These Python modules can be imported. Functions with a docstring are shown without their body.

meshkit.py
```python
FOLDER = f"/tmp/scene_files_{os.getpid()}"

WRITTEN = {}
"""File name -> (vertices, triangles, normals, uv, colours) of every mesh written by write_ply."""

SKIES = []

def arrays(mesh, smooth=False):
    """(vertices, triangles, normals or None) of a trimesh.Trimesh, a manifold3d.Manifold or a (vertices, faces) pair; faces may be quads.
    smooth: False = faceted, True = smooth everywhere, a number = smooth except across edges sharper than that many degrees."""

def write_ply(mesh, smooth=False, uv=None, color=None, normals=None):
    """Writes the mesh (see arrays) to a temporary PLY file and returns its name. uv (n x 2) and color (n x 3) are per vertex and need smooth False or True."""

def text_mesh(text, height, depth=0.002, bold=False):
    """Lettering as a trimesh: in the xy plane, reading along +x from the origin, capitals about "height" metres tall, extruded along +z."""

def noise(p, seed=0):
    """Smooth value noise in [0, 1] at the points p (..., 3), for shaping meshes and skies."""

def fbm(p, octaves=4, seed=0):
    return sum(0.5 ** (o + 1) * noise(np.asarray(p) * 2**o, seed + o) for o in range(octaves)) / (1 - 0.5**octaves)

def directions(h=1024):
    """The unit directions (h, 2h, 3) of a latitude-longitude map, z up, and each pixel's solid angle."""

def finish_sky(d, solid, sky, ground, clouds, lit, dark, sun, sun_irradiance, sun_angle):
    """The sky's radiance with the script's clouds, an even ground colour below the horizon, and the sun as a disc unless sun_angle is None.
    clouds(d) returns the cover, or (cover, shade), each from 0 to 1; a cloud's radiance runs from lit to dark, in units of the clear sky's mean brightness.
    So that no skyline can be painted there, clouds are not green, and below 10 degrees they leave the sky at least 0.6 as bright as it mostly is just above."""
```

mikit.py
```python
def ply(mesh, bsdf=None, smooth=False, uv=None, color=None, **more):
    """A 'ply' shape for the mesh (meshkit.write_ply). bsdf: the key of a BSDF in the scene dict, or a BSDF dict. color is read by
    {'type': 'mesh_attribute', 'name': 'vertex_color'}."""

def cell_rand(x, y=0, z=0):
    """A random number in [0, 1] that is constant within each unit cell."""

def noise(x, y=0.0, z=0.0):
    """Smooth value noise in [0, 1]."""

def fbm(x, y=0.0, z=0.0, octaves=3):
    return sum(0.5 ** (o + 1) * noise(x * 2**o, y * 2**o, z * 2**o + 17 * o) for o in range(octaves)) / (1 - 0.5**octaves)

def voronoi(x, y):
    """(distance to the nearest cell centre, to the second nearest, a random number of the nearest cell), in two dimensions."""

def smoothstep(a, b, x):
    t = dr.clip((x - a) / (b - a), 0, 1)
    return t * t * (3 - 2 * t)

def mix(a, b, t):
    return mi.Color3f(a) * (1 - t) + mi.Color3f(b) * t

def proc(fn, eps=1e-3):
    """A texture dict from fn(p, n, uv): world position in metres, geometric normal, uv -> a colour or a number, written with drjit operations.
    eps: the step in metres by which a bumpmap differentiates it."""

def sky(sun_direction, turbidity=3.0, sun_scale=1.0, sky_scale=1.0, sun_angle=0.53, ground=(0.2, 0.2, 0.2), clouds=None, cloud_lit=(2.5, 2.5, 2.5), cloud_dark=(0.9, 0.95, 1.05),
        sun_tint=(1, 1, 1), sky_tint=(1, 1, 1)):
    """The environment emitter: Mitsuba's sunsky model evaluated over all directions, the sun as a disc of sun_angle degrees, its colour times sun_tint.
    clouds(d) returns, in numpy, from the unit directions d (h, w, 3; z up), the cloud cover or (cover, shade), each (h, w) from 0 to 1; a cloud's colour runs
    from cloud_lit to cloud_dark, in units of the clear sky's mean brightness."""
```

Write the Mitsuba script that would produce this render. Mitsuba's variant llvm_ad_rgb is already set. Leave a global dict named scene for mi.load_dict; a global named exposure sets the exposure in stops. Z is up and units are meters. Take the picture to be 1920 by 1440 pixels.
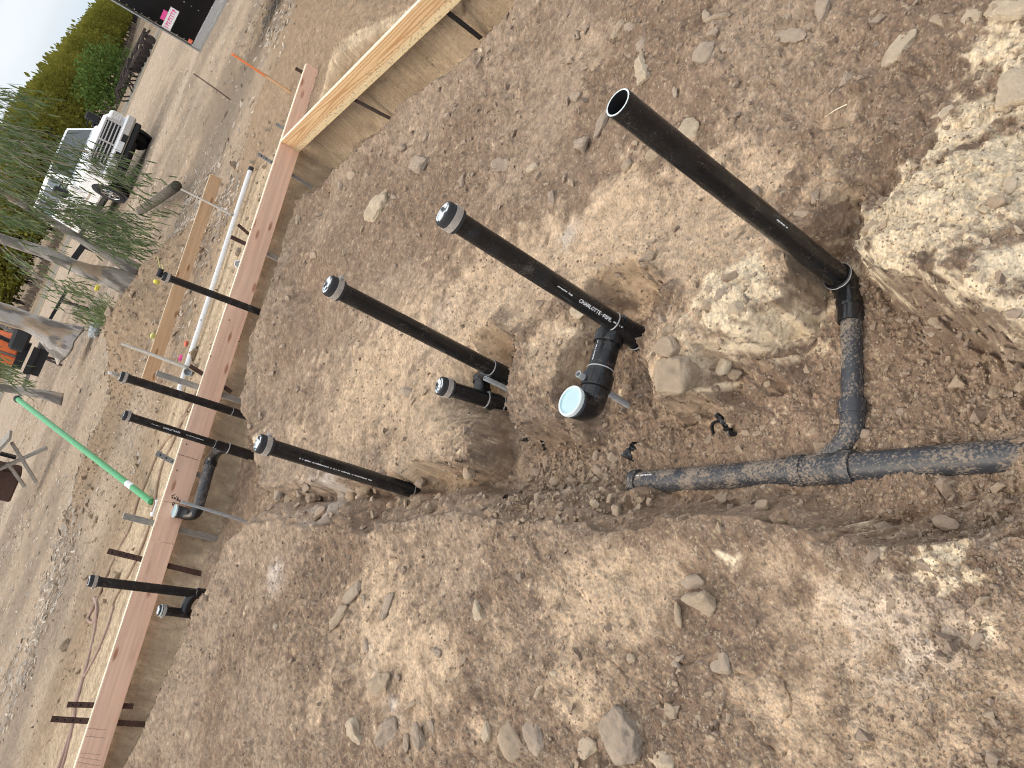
import math, random
import numpy as np, trimesh, mitsuba as mi, drjit as dr, mikit, meshkit
from scipy.spatial import ConvexHull
T = mi.ScalarTransform4f
rng = np.random.default_rng(7); random.seed(7)

# ------------------------------------------------------------------ camera, sky, exposure
EYE = np.array([0.0, 0.0, 1.5]); FPX = 1380.0                      # phone held sideways, looking down at the pad
ROLL, NAD = math.radians(23.5), math.radians(55.8)
_d = np.array([math.cos(ROLL)*math.sin(NAD), math.sin(ROLL)*math.sin(NAD), math.cos(NAD)])   # straight down, as the tilted camera sees it
_f = np.array([0, 0, 1.0]) - _d[2]*_d; _f /= np.linalg.norm(_f)
ROT = np.array([np.cross(_f, -_d), _f, -_d])                       # camera (right, down, forward) -> world (right, ahead, up)
_fw, _up = ROT @ [0, 0, 1.0], ROT @ [0, -1.0, 0]
scene, labels = {}, {}
scene['camera'] = {'type': 'perspective', 'fov': math.degrees(2*math.atan(960/FPX)), 'fov_axis': 'x', 'near_clip': 0.05, 'far_clip': 3000.0,
                   'to_world': T().look_at(origin=EYE.tolist(), target=(EYE+_fw).tolist(), up=_up.tolist())}
def sky_clouds(d):
    s = np.stack([d[..., 0]*1.2+d[..., 2]*0.6, d[..., 1]*1.2, d[..., 2]*5.0], -1)
    n = meshkit.fbm(s*1.6+3.1, 4, 5)
    e = np.clip(d[..., 2], 0, 1); cover = np.clip(0.80+1.6*(n-0.5), 0.55, 1.0)      # an overcast sky is brightest overhead
    return cover, np.clip(0.92-0.92*e-0.9*(n-0.5), 0, 1)
scene['sky'] = mikit.sky((-0.75, 0.10, 0.80), turbidity=3, sun_scale=0.17, sun_angle=40, clouds=sky_clouds, cloud_lit=(2.5, 2.5, 2.45), cloud_dark=(0.74, 0.86, 0.98), ground=(0.3, 0.25, 0.2))
exposure = 2.9

# ------------------------------------------------------------------ pixel of the photograph (1920 x 1440) -> place
def ray(px, py): return ROT @ np.array([px-960.0, py-720.0, FPX])
def at(px, py, z=0.0):
    r = ray(px, py); return EYE + r*((z-EYE[2])/r[2])
def ahead(px, py, y):
    r = ray(px, py); return EYE + r*(y/r[1])
def on_plane(px, py, p, n):
    r = ray(px, py); n = np.asarray(n, float); return EYE + r*(np.dot(n, np.asarray(p)-EYE)/np.dot(n, r))
def above(base, px, py):
    """The point nearest the pixel's ray on the vertical line through base, moved onto the ray (a pipe that leans a little)."""
    r = ray(px, py); r = r/np.linalg.norm(r); u = np.array([0, 0, 1.0]); w = EYE-np.asarray(base)
    b = r@u; s = (b*(u@w)-(r@w))/(1-b*b)
    return EYE + r*s

# ------------------------------------------------------------------ numpy noise (two dimensions, for the big ground sheet)
def h2(ix, iy, s):
    h = (ix*374761393 + iy*668265263 + s*1446650333) & 0xFFFFFFFF
    h = ((h ^ (h >> 13))*1274126177) & 0xFFFFFFFF
    return ((h ^ (h >> 16)) & 0xFFFFFF)/16777215.0
def n2(x, y, s=0):
    ix, iy = np.floor(x).astype(np.int64), np.floor(y).astype(np.int64); tx, ty = x-ix, y-iy
    tx, ty = tx*tx*(3-2*tx), ty*ty*(3-2*ty)
    a = h2(ix, iy, s)*(1-tx)+h2(ix+1, iy, s)*tx; b = h2(ix, iy+1, s)*(1-tx)+h2(ix+1, iy+1, s)*tx
    return a*(1-ty)+b*ty
def f2(x, y, o=4, s=0, g=0.5):
    t, a, w = 0, 1.0, 0
    for k in range(o): t = t+a*n2(x*2**k+k*7.3, y*2**k-k*3.1, s+k); w += a; a *= g
    return t/w
def vor(x, y, s=0):
    """nearest and second nearest distance and the cell's random number"""
    fx, fy = np.floor(x).astype(np.int64), np.floor(y).astype(np.int64)
    a, b, w = np.full(x.shape, 9.0), np.full(x.shape, 9.0), np.zeros(x.shape)
    for i in (-1, 0, 1):
        for j in (-1, 0, 1):
            cx, cy = fx+i, fy+j
            d = np.hypot(cx+h2(cx, cy, s)-x, cy+h2(cx, cy, s+1)-y)
            b = np.where(d < a, a, np.minimum(b, d)); w = np.where(d < a, h2(cx, cy, s+2), w); a = np.minimum(a, d)
    return a, b, w
def sst(a, b, x):
    t = np.clip((x-a)/(b-a), 0, 1); return t*t*(3-2*t)
def inside_dist(x, y, poly):
    """signed distance to a polygon, positive inside"""
    p = np.asarray(poly); q = np.roll(p, -1, 0); best = np.full(x.shape, 1e9); ins = np.zeros(x.shape, bool)
    lo, hi = p.min(0)-0.6, p.max(0)+0.6
    m = (x > lo[0]) & (x < hi[0]) & (y > lo[1]) & (y < hi[1])
    xs, ys = x[m], y[m]; bb, ii = np.full(xs.shape, 1e9), np.zeros(xs.shape, bool)
    for (ax, ay), (bx, by) in zip(p, q):
        ex, ey = bx-ax, by-ay; t = np.clip(((xs-ax)*ex+(ys-ay)*ey)/(ex*ex+ey*ey+1e-12), 0, 1)
        bb = np.minimum(bb, np.hypot(xs-ax-t*ex, ys-ay-t*ey))
        c = (ay > ys) != (by > ys); ii ^= c & (xs < ax+(ys-ay)*ex/(by-ay+1e-12))
    best[m] = bb; ins[m] = ii
    return np.where(ins, best, -best)

# ------------------------------------------------------------------ scene helpers
def numbered(name):
    if name not in USED: USED[name] = 0; return name
    USED[name] += 1; return f'{name}_{USED[name]:03d}'
USED = {}
def thing(name, label, cat, group=None):
    k = numbered(name); labels[k] = {'label': label, 'category': cat}
    if group: labels[k]['group'] = group
    return k
def put(key, mesh, bsdf, smooth=False, **kw): scene[key] = mikit.ply(mesh, bsdf, smooth=smooth, **kw); return key
def part(parent, name, mesh, bsdf, smooth=False, label=None, **kw):
    k = numbered(parent+'__'+name); put(k, mesh, bsdf, smooth, **kw)
    if label: labels[k] = {'label': label}
    return k
def stuff(name, mesh, bsdf, label, cat, smooth=False, **kw):
    k = numbered(name); put(k, mesh, bsdf, smooth, **kw); labels[k] = {'label': label, 'category': cat, 'kind': 'stuff'}; return k
def cat(ms):
    vs, fs, o = [], [], 0
    for m in ms:
        v, f = (m if isinstance(m, tuple) else (np.asarray(m.vertices), np.asarray(m.faces)))
        vs.append(v); fs.append(f+o); o += len(v)
    return np.vstack(vs), np.vstack(fs)
def unit(v): v = np.asarray(v, float); return v/np.linalg.norm(v)
def frame(z, hint=(0, 0, 1.0)):
    z = unit(z); x = np.cross(hint, z)
    if np.linalg.norm(x) < 1e-3: x = np.cross((1.0, 0.1, 0), z)
    x = unit(x); return x, np.cross(z, x), z
def tube(pts, rad, sides=24, cap=True):
    """sweep of a circle along points, parallel transported"""
    p = np.asarray(pts, float); n = len(p); r = np.broadcast_to(rad, (n,)).astype(float)
    t = np.gradient(p, axis=0); t /= np.linalg.norm(t, axis=1, keepdims=True)
    x, y, _ = frame(t[0]); V = []
    for i in range(n):
        x = unit(x-np.dot(x, t[i])*t[i]); y = np.cross(t[i], x); a = np.arange(sides)*2*np.pi/sides
        V.append(p[i]+r[i]*(np.cos(a)[:, None]*x+np.sin(a)[:, None]*y))
    V = np.vstack(V); i, j = np.meshgrid(np.arange(n-1), np.arange(sides), indexing='ij'); i, j = i.ravel(), j.ravel(); k = (j+1) % sides
    F = np.vstack([np.c_[i*sides+j, i*sides+k, (i+1)*sides+k], np.c_[i*sides+j, (i+1)*sides+k, (i+1)*sides+j]])
    if cap:
        c0, c1 = len(V), len(V)+1; V = np.vstack([V, p[0], p[-1]]); j = np.arange(sides); k = (j+1) % sides
        F = np.vstack([F, np.c_[np.full(sides, c0), k, j], np.c_[np.full(sides, c1), (n-1)*sides+j, (n-1)*sides+k]])
    return V, F
def lathe(prof, p, axis, sides=32):
    """profile of (radius, height along axis) from p"""
    x, y, z = frame(axis); a = np.arange(sides)*2*np.pi/sides; V = []
    for r, h in prof: V.append(np.asarray(p)+z*h+r*(np.cos(a)[:, None]*x+np.sin(a)[:, None]*y))
    n = len(prof); i, j = np.meshgrid(np.arange(n-1), np.arange(sides), indexing='ij'); i, j = i.ravel(), j.ravel(); k = (j+1) % sides
    return np.vstack(V), np.vstack([np.c_[i*sides+j, i*sides+k, (i+1)*sides+k], np.c_[i*sides+j, (i+1)*sides+k, (i+1)*sides+j]])
def boxm(c, ax, half):
    """box with centre, three axes (rows) and half sizes"""
    ax = np.asarray(ax, float); V = np.array([np.asarray(c)+sum(s[k]*half[k]*ax[k] for k in range(3)) for s in np.ndindex(2, 2, 2) for s in [np.array(s)*2-1]])
    F = np.array([[0, 1, 3], [0, 3, 2], [4, 6, 7], [4, 7, 5], [0, 4, 5], [0, 5, 1], [2, 3, 7], [2, 7, 6], [0, 2, 6], [0, 6, 4], [1, 5, 7], [1, 7, 3]])
    if np.linalg.det(ax) < 0: F = F[:, ::-1]
    return V, F
def bar(a, b, w, h, hint=(0, 0, 1.0)):
    a, b = np.asarray(a, float), np.asarray(b, float); x, y, z = frame(b-a, hint)
    return boxm((a+b)/2, [x, y, z], (w/2, h/2, np.linalg.norm(b-a)/2))
def bezier(a, b, c, d, n=8):
    t = np.linspace(0, 1, n)[:, None]; a, b, c, d = map(np.asarray, (a, b, c, d))
    return (1-t)**3*a+3*t*(1-t)**2*b+3*t*t*(1-t)*c+t**3*d
def spline(pts, n=8):
    p = np.asarray(pts, float); q = np.vstack([2*p[0]-p[1], p, 2*p[-1]-p[-2]]); out = []
    for i in range(1, len(q)-2):
        t = np.linspace(0, 1, n, endpoint=(i == len(q)-3))[:, None]
        out.append(0.5*(2*q[i]+(q[i+1]-q[i-1])*t+(2*q[i-1]-5*q[i]+4*q[i+1]-q[i+2])*t*t+(3*q[i]-q[i-1]-3*q[i+1]+q[i+2])*t**3))
    return np.vstack(out)
def rot_basis(seed_rng):
    q = seed_rng.normal(size=4); q /= np.linalg.norm(q); w, x, y, z = q
    return np.array([[1-2*(y*y+z*z), 2*(x*y-z*w), 2*(x*z+y*w)], [2*(x*y+z*w), 1-2*(x*x+z*z), 2*(y*z-x*w)], [2*(x*z-y*w), 2*(y*z+x*w), 1-2*(x*x+y*y)]])

# ------------------------------------------------------------------ materials
def pbsdf(color, rough=0.8, spec=0.3, bump=None, bump_scale=1.0, eps=1e-3, **kw):
    b = {'type': 'principled', 'base_color': color if isinstance(color, dict) else {'type': 'rgb', 'value': list(color)}, 'roughness': rough, 'specular': spec, **kw}
    if bump is not None: b = {'type': 'bumpmap', 'arbitrary': mikit.proc(bump, eps), 'scale': bump_scale, 'bsdf': b}
    return {'type': 'twosided', 'bsdf': b}
N, FB, VO, SS, MX = mikit.noise, mikit.fbm, mikit.voronoi, mikit.smoothstep, mikit.mix
def grain_bump(p, n, uv): return 0.0035*FB(p.x*90, p.y*90, p.z*90, 3)+0.0016*N(p.x*420, p.y*420, p.z*420)
def soil_bump(p, n, uv): return 0.012*FB(p.x*32, p.y*32, p.z*32, 3)+0.0045*FB(p.x*110, p.y*110, p.z*110, 2)+0.0018*N(p.x*420, p.y*420, p.z*420)
def soil_dark(p, n, uv):      # damp grains and pores between them
    g = FB(p.x*55, p.y*55, p.z*55, 3); f = N(p.x*210, p.y*210, p.z*210)
    return dr.clip(0.45*SS(0.52, 0.76, 0.55*g+0.45*f), 0, 0.6)
def soil_pale(p, n, uv):
    g = FB(p.x*70+31, p.y*70, p.z*70, 2); f = N(p.x*260+7, p.y*260, p.z*260)
    return dr.clip(0.6*SS(0.58, 0.78, 0.5*g+0.5*f), 0, 0.6)
scene['mat_soil'] = {'type': 'twosided', 'bsdf': {'type': 'bumpmap', 'arbitrary': mikit.proc(soil_bump, 8e-4), 'scale': 1.0, 'bsdf': {'type': 'blendbsdf', 'weight': mikit.proc(soil_pale),
    'a': {'type': 'blendbsdf', 'weight': mikit.proc(soil_dark), 'a': {'type': 'diffuse', 'reflectance': {'type': 'mesh_attribute', 'name': 'vertex_color'}}, 'b': {'type': 'diffuse', 'reflectance': {'type': 'rgb', 'value': [.155, .115, .088]}}},
    'b': {'type': 'diffuse', 'reflectance': {'type': 'rgb', 'value': [.50, .42, .32]}}}}}
def rock_mat(key, a, b, c):
    def col(p, n, uv):
        g = FB(p.x*38, p.y*38, p.z*38, 4); s = SS(0.55, 0.75, FB(p.x*16+5, p.y*16, p.z*16, 3)); d = 0.8+0.4*N(p.x*260, p.y*260, p.z*260)
        q = MX(MX(a, b, SS(0.3, 0.7, g)), c, 0.75*s)*d; return MX(q, (0.345, 0.268, 0.198), 0.60*SS(0.25, 0.85, 0.7*n.z+0.6*(FB(p.x*30, p.y*30, p.z*30+7, 3)-0.35)))
    scene[key] = pbsdf(mikit.proc(col), 0.92, 0.2, lambda p, n, uv: 0.009*FB(p.x*45, p.y*45, p.z*45, 5)+0.0015*N(p.x*400, p.y*400, p.z*400), 1.0, 8e-4)
rock_mat('mat_rock_tan', (0.30, 0.225, 0.155), (0.37, 0.29, 0.205), (0.24, 0.18, 0.13))
rock_mat('mat_rock_gray', (0.27, 0.215, 0.168), (0.325, 0.262, 0.205), (0.205, 0.172, 0.148))
rock_mat('mat_rock_cream', (0.46, 0.375, 0.265), (0.53, 0.445, 0.325), (0.32, 0.25, 0.175))
rock_mat('mat_rock_brown', (0.21, 0.155, 0.118), (0.255, 0.195, 0.15), (0.175, 0.13, 0.10))

def abs_col(p, n, uv):
    g = FB(p.x*30, p.y*30, p.z*30, 4); f = N(p.x*330, p.y*330, p.z*330); v = FB(p.x*75+9, p.y*75, p.z*22, 3)
    d = SS(0.56, 0.78, 0.45*g+0.30*v+0.25*f)*0.5 + 0.06*SS(0.55, 0.9, f)
    return MX((0.009, 0.0095, 0.011), (0.16, 0.14, 0.12), d)
def abs_rough(p, n, uv): return 0.16+0.34*SS(0.42, 0.78, FB(p.x*25, p.y*25, p.z*25, 3))
scene['mat_abs'] = pbsdf(mikit.proc(abs_col), mikit.proc(abs_rough), 0.5)
def dirt_abs(p, n, uv):
    g = FB(p.x*22+2, p.y*22, p.z*22, 5); f = FB(p.x*240, p.y*240, p.z*240, 2)
    d = SS(0.47, 0.70, 0.50*g+0.50*f+0.05*n.z)
    return MX((0.036, 0.040, 0.048), (0.27, 0.218, 0.17), d*0.85)
scene['mat_abs_dirty'] = pbsdf(mikit.proc(dirt_abs), mikit.proc(lambda p, n, uv: 0.42+0.45*SS(0.50, 0.60, 0.62*FB(p.x*22+2, p.y*22, p.z*22, 5)+0.38*FB(p.x*240, p.y*240, p.z*240, 2)+0.05*n.z)), 0.5)
def simple(key, c, rough=0.6, spec=0.4, var=0.25, freq=40.0, **kw):
    def col(p, n, uv): return mi.Color3f(c)*(1-var/2+var*FB(p.x*freq, p.y*freq, p.z*freq, 3))
    scene[key] = pbsdf(mikit.proc(col), rough, spec, **kw)
simple('mat_glue', (0.42, 0.42, 0.41), 0.5); simple('mat_cap_white', (0.44, 0.60, 0.63), 0.35, 0.4, 0.10); simple('mat_cap_rim', (0.60, 0.67, 0.67), 0.35, 0.5, 0.05)
def cap_col(p, n, uv): return MX((0.05, 0.055, 0.06), (0.62, 0.66, 0.68), SS(0.42, 0.58, FB(p.x*70, p.y*70, p.z*70, 4)))
scene['mat_cap_dusty'] = pbsdf(mikit.proc(cap_col), 0.6, 0.3)
simple('mat_rubber', (0.03, 0.03, 0.032), 0.7); simple('mat_band', (0.36, 0.32, 0.28), 0.45, 0.5, 0.5, 90)
simple('mat_conduit', (0.34, 0.36, 0.37), 0.5, 0.4, 0.5, 120); simple('mat_print', (0.72, 0.73, 0.74), 0.6); simple('mat_ink', (0.02, 0.02, 0.025), 0.8)
simple('mat_pvc_white', (0.74, 0.74, 0.73), 0.4, 0.5, 0.12, 20); simple('mat_green', (0.07, 0.32, 0.12), 0.4, 0.5, 0.2, 15); simple('mat_black', (0.012, 0.012, 0.014), 0.5); simple('mat_paper', (0.7, 0.72, 0.73), 0.7)
simple('mat_orange_paint', (0.75, 0.17, 0.05), 0.6); simple('mat_yellow', (0.66, 0.58, 0.08), 0.5); simple('mat_yellow_pale', (0.62, 0.62, 0.22), 0.6); simple('mat_pink', (0.72, 0.08, 0.30), 0.6); simple('mat_coral', (0.72, 0.17, 0.11), 0.6)
simple('mat_rust', (0.085, 0.05, 0.04), 0.85, 0.2, 0.9, 60); simple('mat_steel_gray', (0.24, 0.235, 0.225), 0.65, 0.4, 0.6, 90); simple('mat_hose', (0.33, 0.24, 0.17), 0.8, 0.2, 0.4, 30); simple('mat_hose_pink', (0.36, 0.25, 0.21), 0.8, 0.2, 0.4, 30)
simple('mat_iron', (0.055, 0.042, 0.038), 0.8, 0.3, 0.6, 30); simple('mat_beam', (0.20, 0.19, 0.18), 0.8, 0.2, 0.5, 25)
def wood(key, light, dark, knot, ring=1.0, wear=0.0):
    def col(p, n, uv):
        u, v = uv.x, uv.y
        w = v+0.030*FB(u*1.3, v*5.0, 3.0, 3)*ring+0.006*N(u*9, v*30)
        g = 0.5+0.5*dr.sin(w*2*math.pi*95+5*N(u*0.7, v*6, 5.0)); g = g*g
        fine = N(u*14, v*900, 2.0); blot = FB(u*2.4, v*9, 8.0, 3)
        d1, d2, k = VO(u*2.6, v*9.0); kd = VO(u*2.6, v*9.0)[0]
        kn = SS(0.17, 0.06, kd)*SS(0.60, 0.66, k)
        c = MX(light, dark, 0.55*g*SS(0.25, 0.7, blot)+0.25*fine+0.18*blot)
        c = MX(c, knot, kn*0.85)
        return c*(0.9+0.2*N(u*3, v*60, 4.0))
    scene[key] = pbsdf(mikit.proc(col), 0.72, 0.25)
wood('mat_wood_red', (0.88, 0.60, 0.44), (0.72, 0.43, 0.29), (0.42, 0.18, 0.10))
wood('mat_wood_dust', (0.44, 0.275, 0.21), (0.35, 0.20, 0.145), (0.24, 0.12, 0.085))
wood('mat_wood_tan', (0.62, 0.41, 0.24), (0.50, 0.30, 0.16), (0.28, 0.13, 0.06))
def fir_col(p, n, uv):      # flat sawn fir: flame figure over the upper part, pale sapwood along the lower edge
    u, v = uv.x, uv.y
    q = dr.abs(v-0.115-0.012*dr.sin(u*2.1)); warp = 0.06*FB(u*1.6, v*4, 1.0, 3)
    ring = dr.sqrt(q*q*30+0.02)*1.0+0.10*dr.sin(u*1.7)+0.07*u+warp*1.6
    g = 0.5+0.5*dr.sin(ring*2*math.pi*11); g = g*g*g
    sap = SS(0.074, 0.045, v+0.012*N(u*5, 3.0))*SS(-0.01, 0.0, v)
    specks = SS(0.70, 0.8, N(u*60, v*130, 7.0))*SS(0.12, 0.06, v)*0.5
    c = MX((0.78, 0.55, 0.31), (0.50, 0.24, 0.095), g*0.7+0.15*N(u*14, v*700))
    c = MX(c, (0.80, 0.65, 0.40), sap*0.85)
    return MX(c, (0.25, 0.2, 0.13), specks)*(0.93+0.14*N(u*2, v*40, 4.0))
scene['mat_wood_fir'] = pbsdf(mikit.proc(fir_col), 0.6, 0.3)
simple('mat_wood_top', (0.78, 0.70, 0.54), 0.7, 0.2, 0.25, 25)
def stake_col(p, n, uv): return MX((0.25, 0.225, 0.19), (0.37, 0.34, 0.30), FB(p.x*60, p.y*60, p.z*9, 4))*(0.75+0.5*N(p.x*250, p.y*250, p.z*30))
scene['mat_wood_gray'] = pbsdf(mikit.proc(stake_col), 0.9, 0.15)

# ------------------------------------------------------------------ the formwork's lines
ZT, BH, BT = 0.05, 0.184, 0.038
A0, A1 = at(140, 1440, ZT), at(526, 267, ZT)                       # long board: inner top edge
B1 = at(790, 0, ZT)                                                # side board's far point on its top edge
u1 = unit((A1-A0)*[1, 1, 0]); o1 = np.array([-u1[1], u1[0], 0])     # along, and outwards (away from the pad)
u2 = unit((B1-A1)*[1, 1, 0]); o2 = np.array([-u2[1], u2[0], 0])
if o2[0] < 0: o2 = -o2
def out1(x, y): return (x-A0[0])*o1[0]+(y-A0[1])*o1[1]
def out2(x, y): return (x-A1[0])*o2[0]+(y-A1[1])*o2[1]
def along1(x, y): return (x-A0[0])*u1[0]+(y-A0[1])*u1[1]

# ------------------------------------------------------------------ ground: shape
def ground_poly(px): return np.array([at(*p)[:2] for p in px])
TRENCH = ground_poly([(2100, 730), (1900, 605), (1850, 565), (1770, 545), (1700, 562), (1655, 535), (1625, 480), (1612, 400), (1600, 345), (1560, 345), (1535, 410), (1498, 470), (1503, 540), (1485, 590), (1418, 632),
    (1332, 660), (1312, 738), (1240, 755), (1228, 650), (1262, 560), (1250, 500), (1190, 476), (1112, 520), (1100, 590), (1072, 660), (1050, 725), (1040, 785), (985, 802), (957, 760), (962, 690), (978, 640), (935, 605), (890, 640), (903, 700),
    (892, 862), (740, 885), (640, 905), (500, 918), (430, 930), (425, 985), (600, 990), (700, 1002), (860, 972), (1000, 987), (1180, 1002), (1260, 988), (1430, 977), (1580, 1014), (1700, 1017), (2100, 1030)])
_rim = [at(*p)[:2] for p in [(1010, -60), (960, 20), (880, 100), (780, 180), (730, 240), (640, 310), (560, 375), (540, 440), (520, 560), (480, 640), (458, 760), (476, 830), (490, 900), (474, 965), (424, 1015), (396, 1100), (352, 1180), (305, 1290), (282, 1350), (232, 1440), (190, 1540)]]
_m = BT+0.115
FOOTING = np.array(_rim+[(A0-u1*1.5+o1*_m)[:2], (A1+o1*_m+o2*_m)[:2], (A1+u2*3.4+o2*_m)[:2]])
mainA, mainB = np.array([0.30, 0.72]), np.array([-0.64, 2.9])
_mu = unit(mainB-mainA); _mn = np.array([_mu[1], -_mu[0]])          # to the right of the drain line
def bump(x, y, c, s): return np.exp(-((x-c[0])**2+(y-c[1])**2)/(2*s*s))
BH_, CH_ = at(1195, 545)[:2], at(935, 650)[:2]
MOUNDS = []
for px, py, y, sx, sy, da in [(203, 575, 10.6, .70, .60, 0), (250, 515, 10.6, .55, .6, 0), (228, 650, 10.4, .6, .6, 0.0), (208, 740, 10.4, .75, .6, 0), (165, 840, 10.4, 0.8, .7, .05), (318, 470, 10.3, .5, .45, 0.0), (140, 905, 10.8, .7, .5, 0.0)]:
    p = ahead(px, py, y); MOUNDS.append((p[0], p[1], p[2]+0.10+da, sx, sy))
LUMPS = [(at(1380, 570)[:2], .13, .085), (at(1275, 680)[:2], .07, .06), (at(1020, 700)[:2], .09, .035), (at(1740, 480)[:2], .14, .085), (at(1880, 450)[:2], .16, .07), (at(1870, 600)[:2], .08, .05), (at(1310, 1010)[:2], .05, .03), (at(1750, 1050)[:2], .10, .03),
         (at(820, 820)[:2], .18, .03), (at(640, 480)[:2], .22, .05), (at(1330, 100)[:2], .2, .03), (at(520, 600)[:2], .3, .05)]
PITS = [(at(905, 716, -.09)[:2], .07, .15), (at(912, 752, -.11)[:2], .07, .13), (at(940, 760, -.11)[:2], .07, .08), (at(1128, 690)[:2], .09, .05), (at(1085, 757)[:2], .07, .04), (at(585, 530)[:2], .12, .07), (at(560, 545)[:2], .10, .06), (at(525, 735)[:2], .13, .06), (at(1640, 350)[:2], .05, .07), (at(600, 380)[:2], .15, .05), (at(1600, 440)[:2], .05, .05), (at(590, 600)[:2], .1, .05)]
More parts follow.
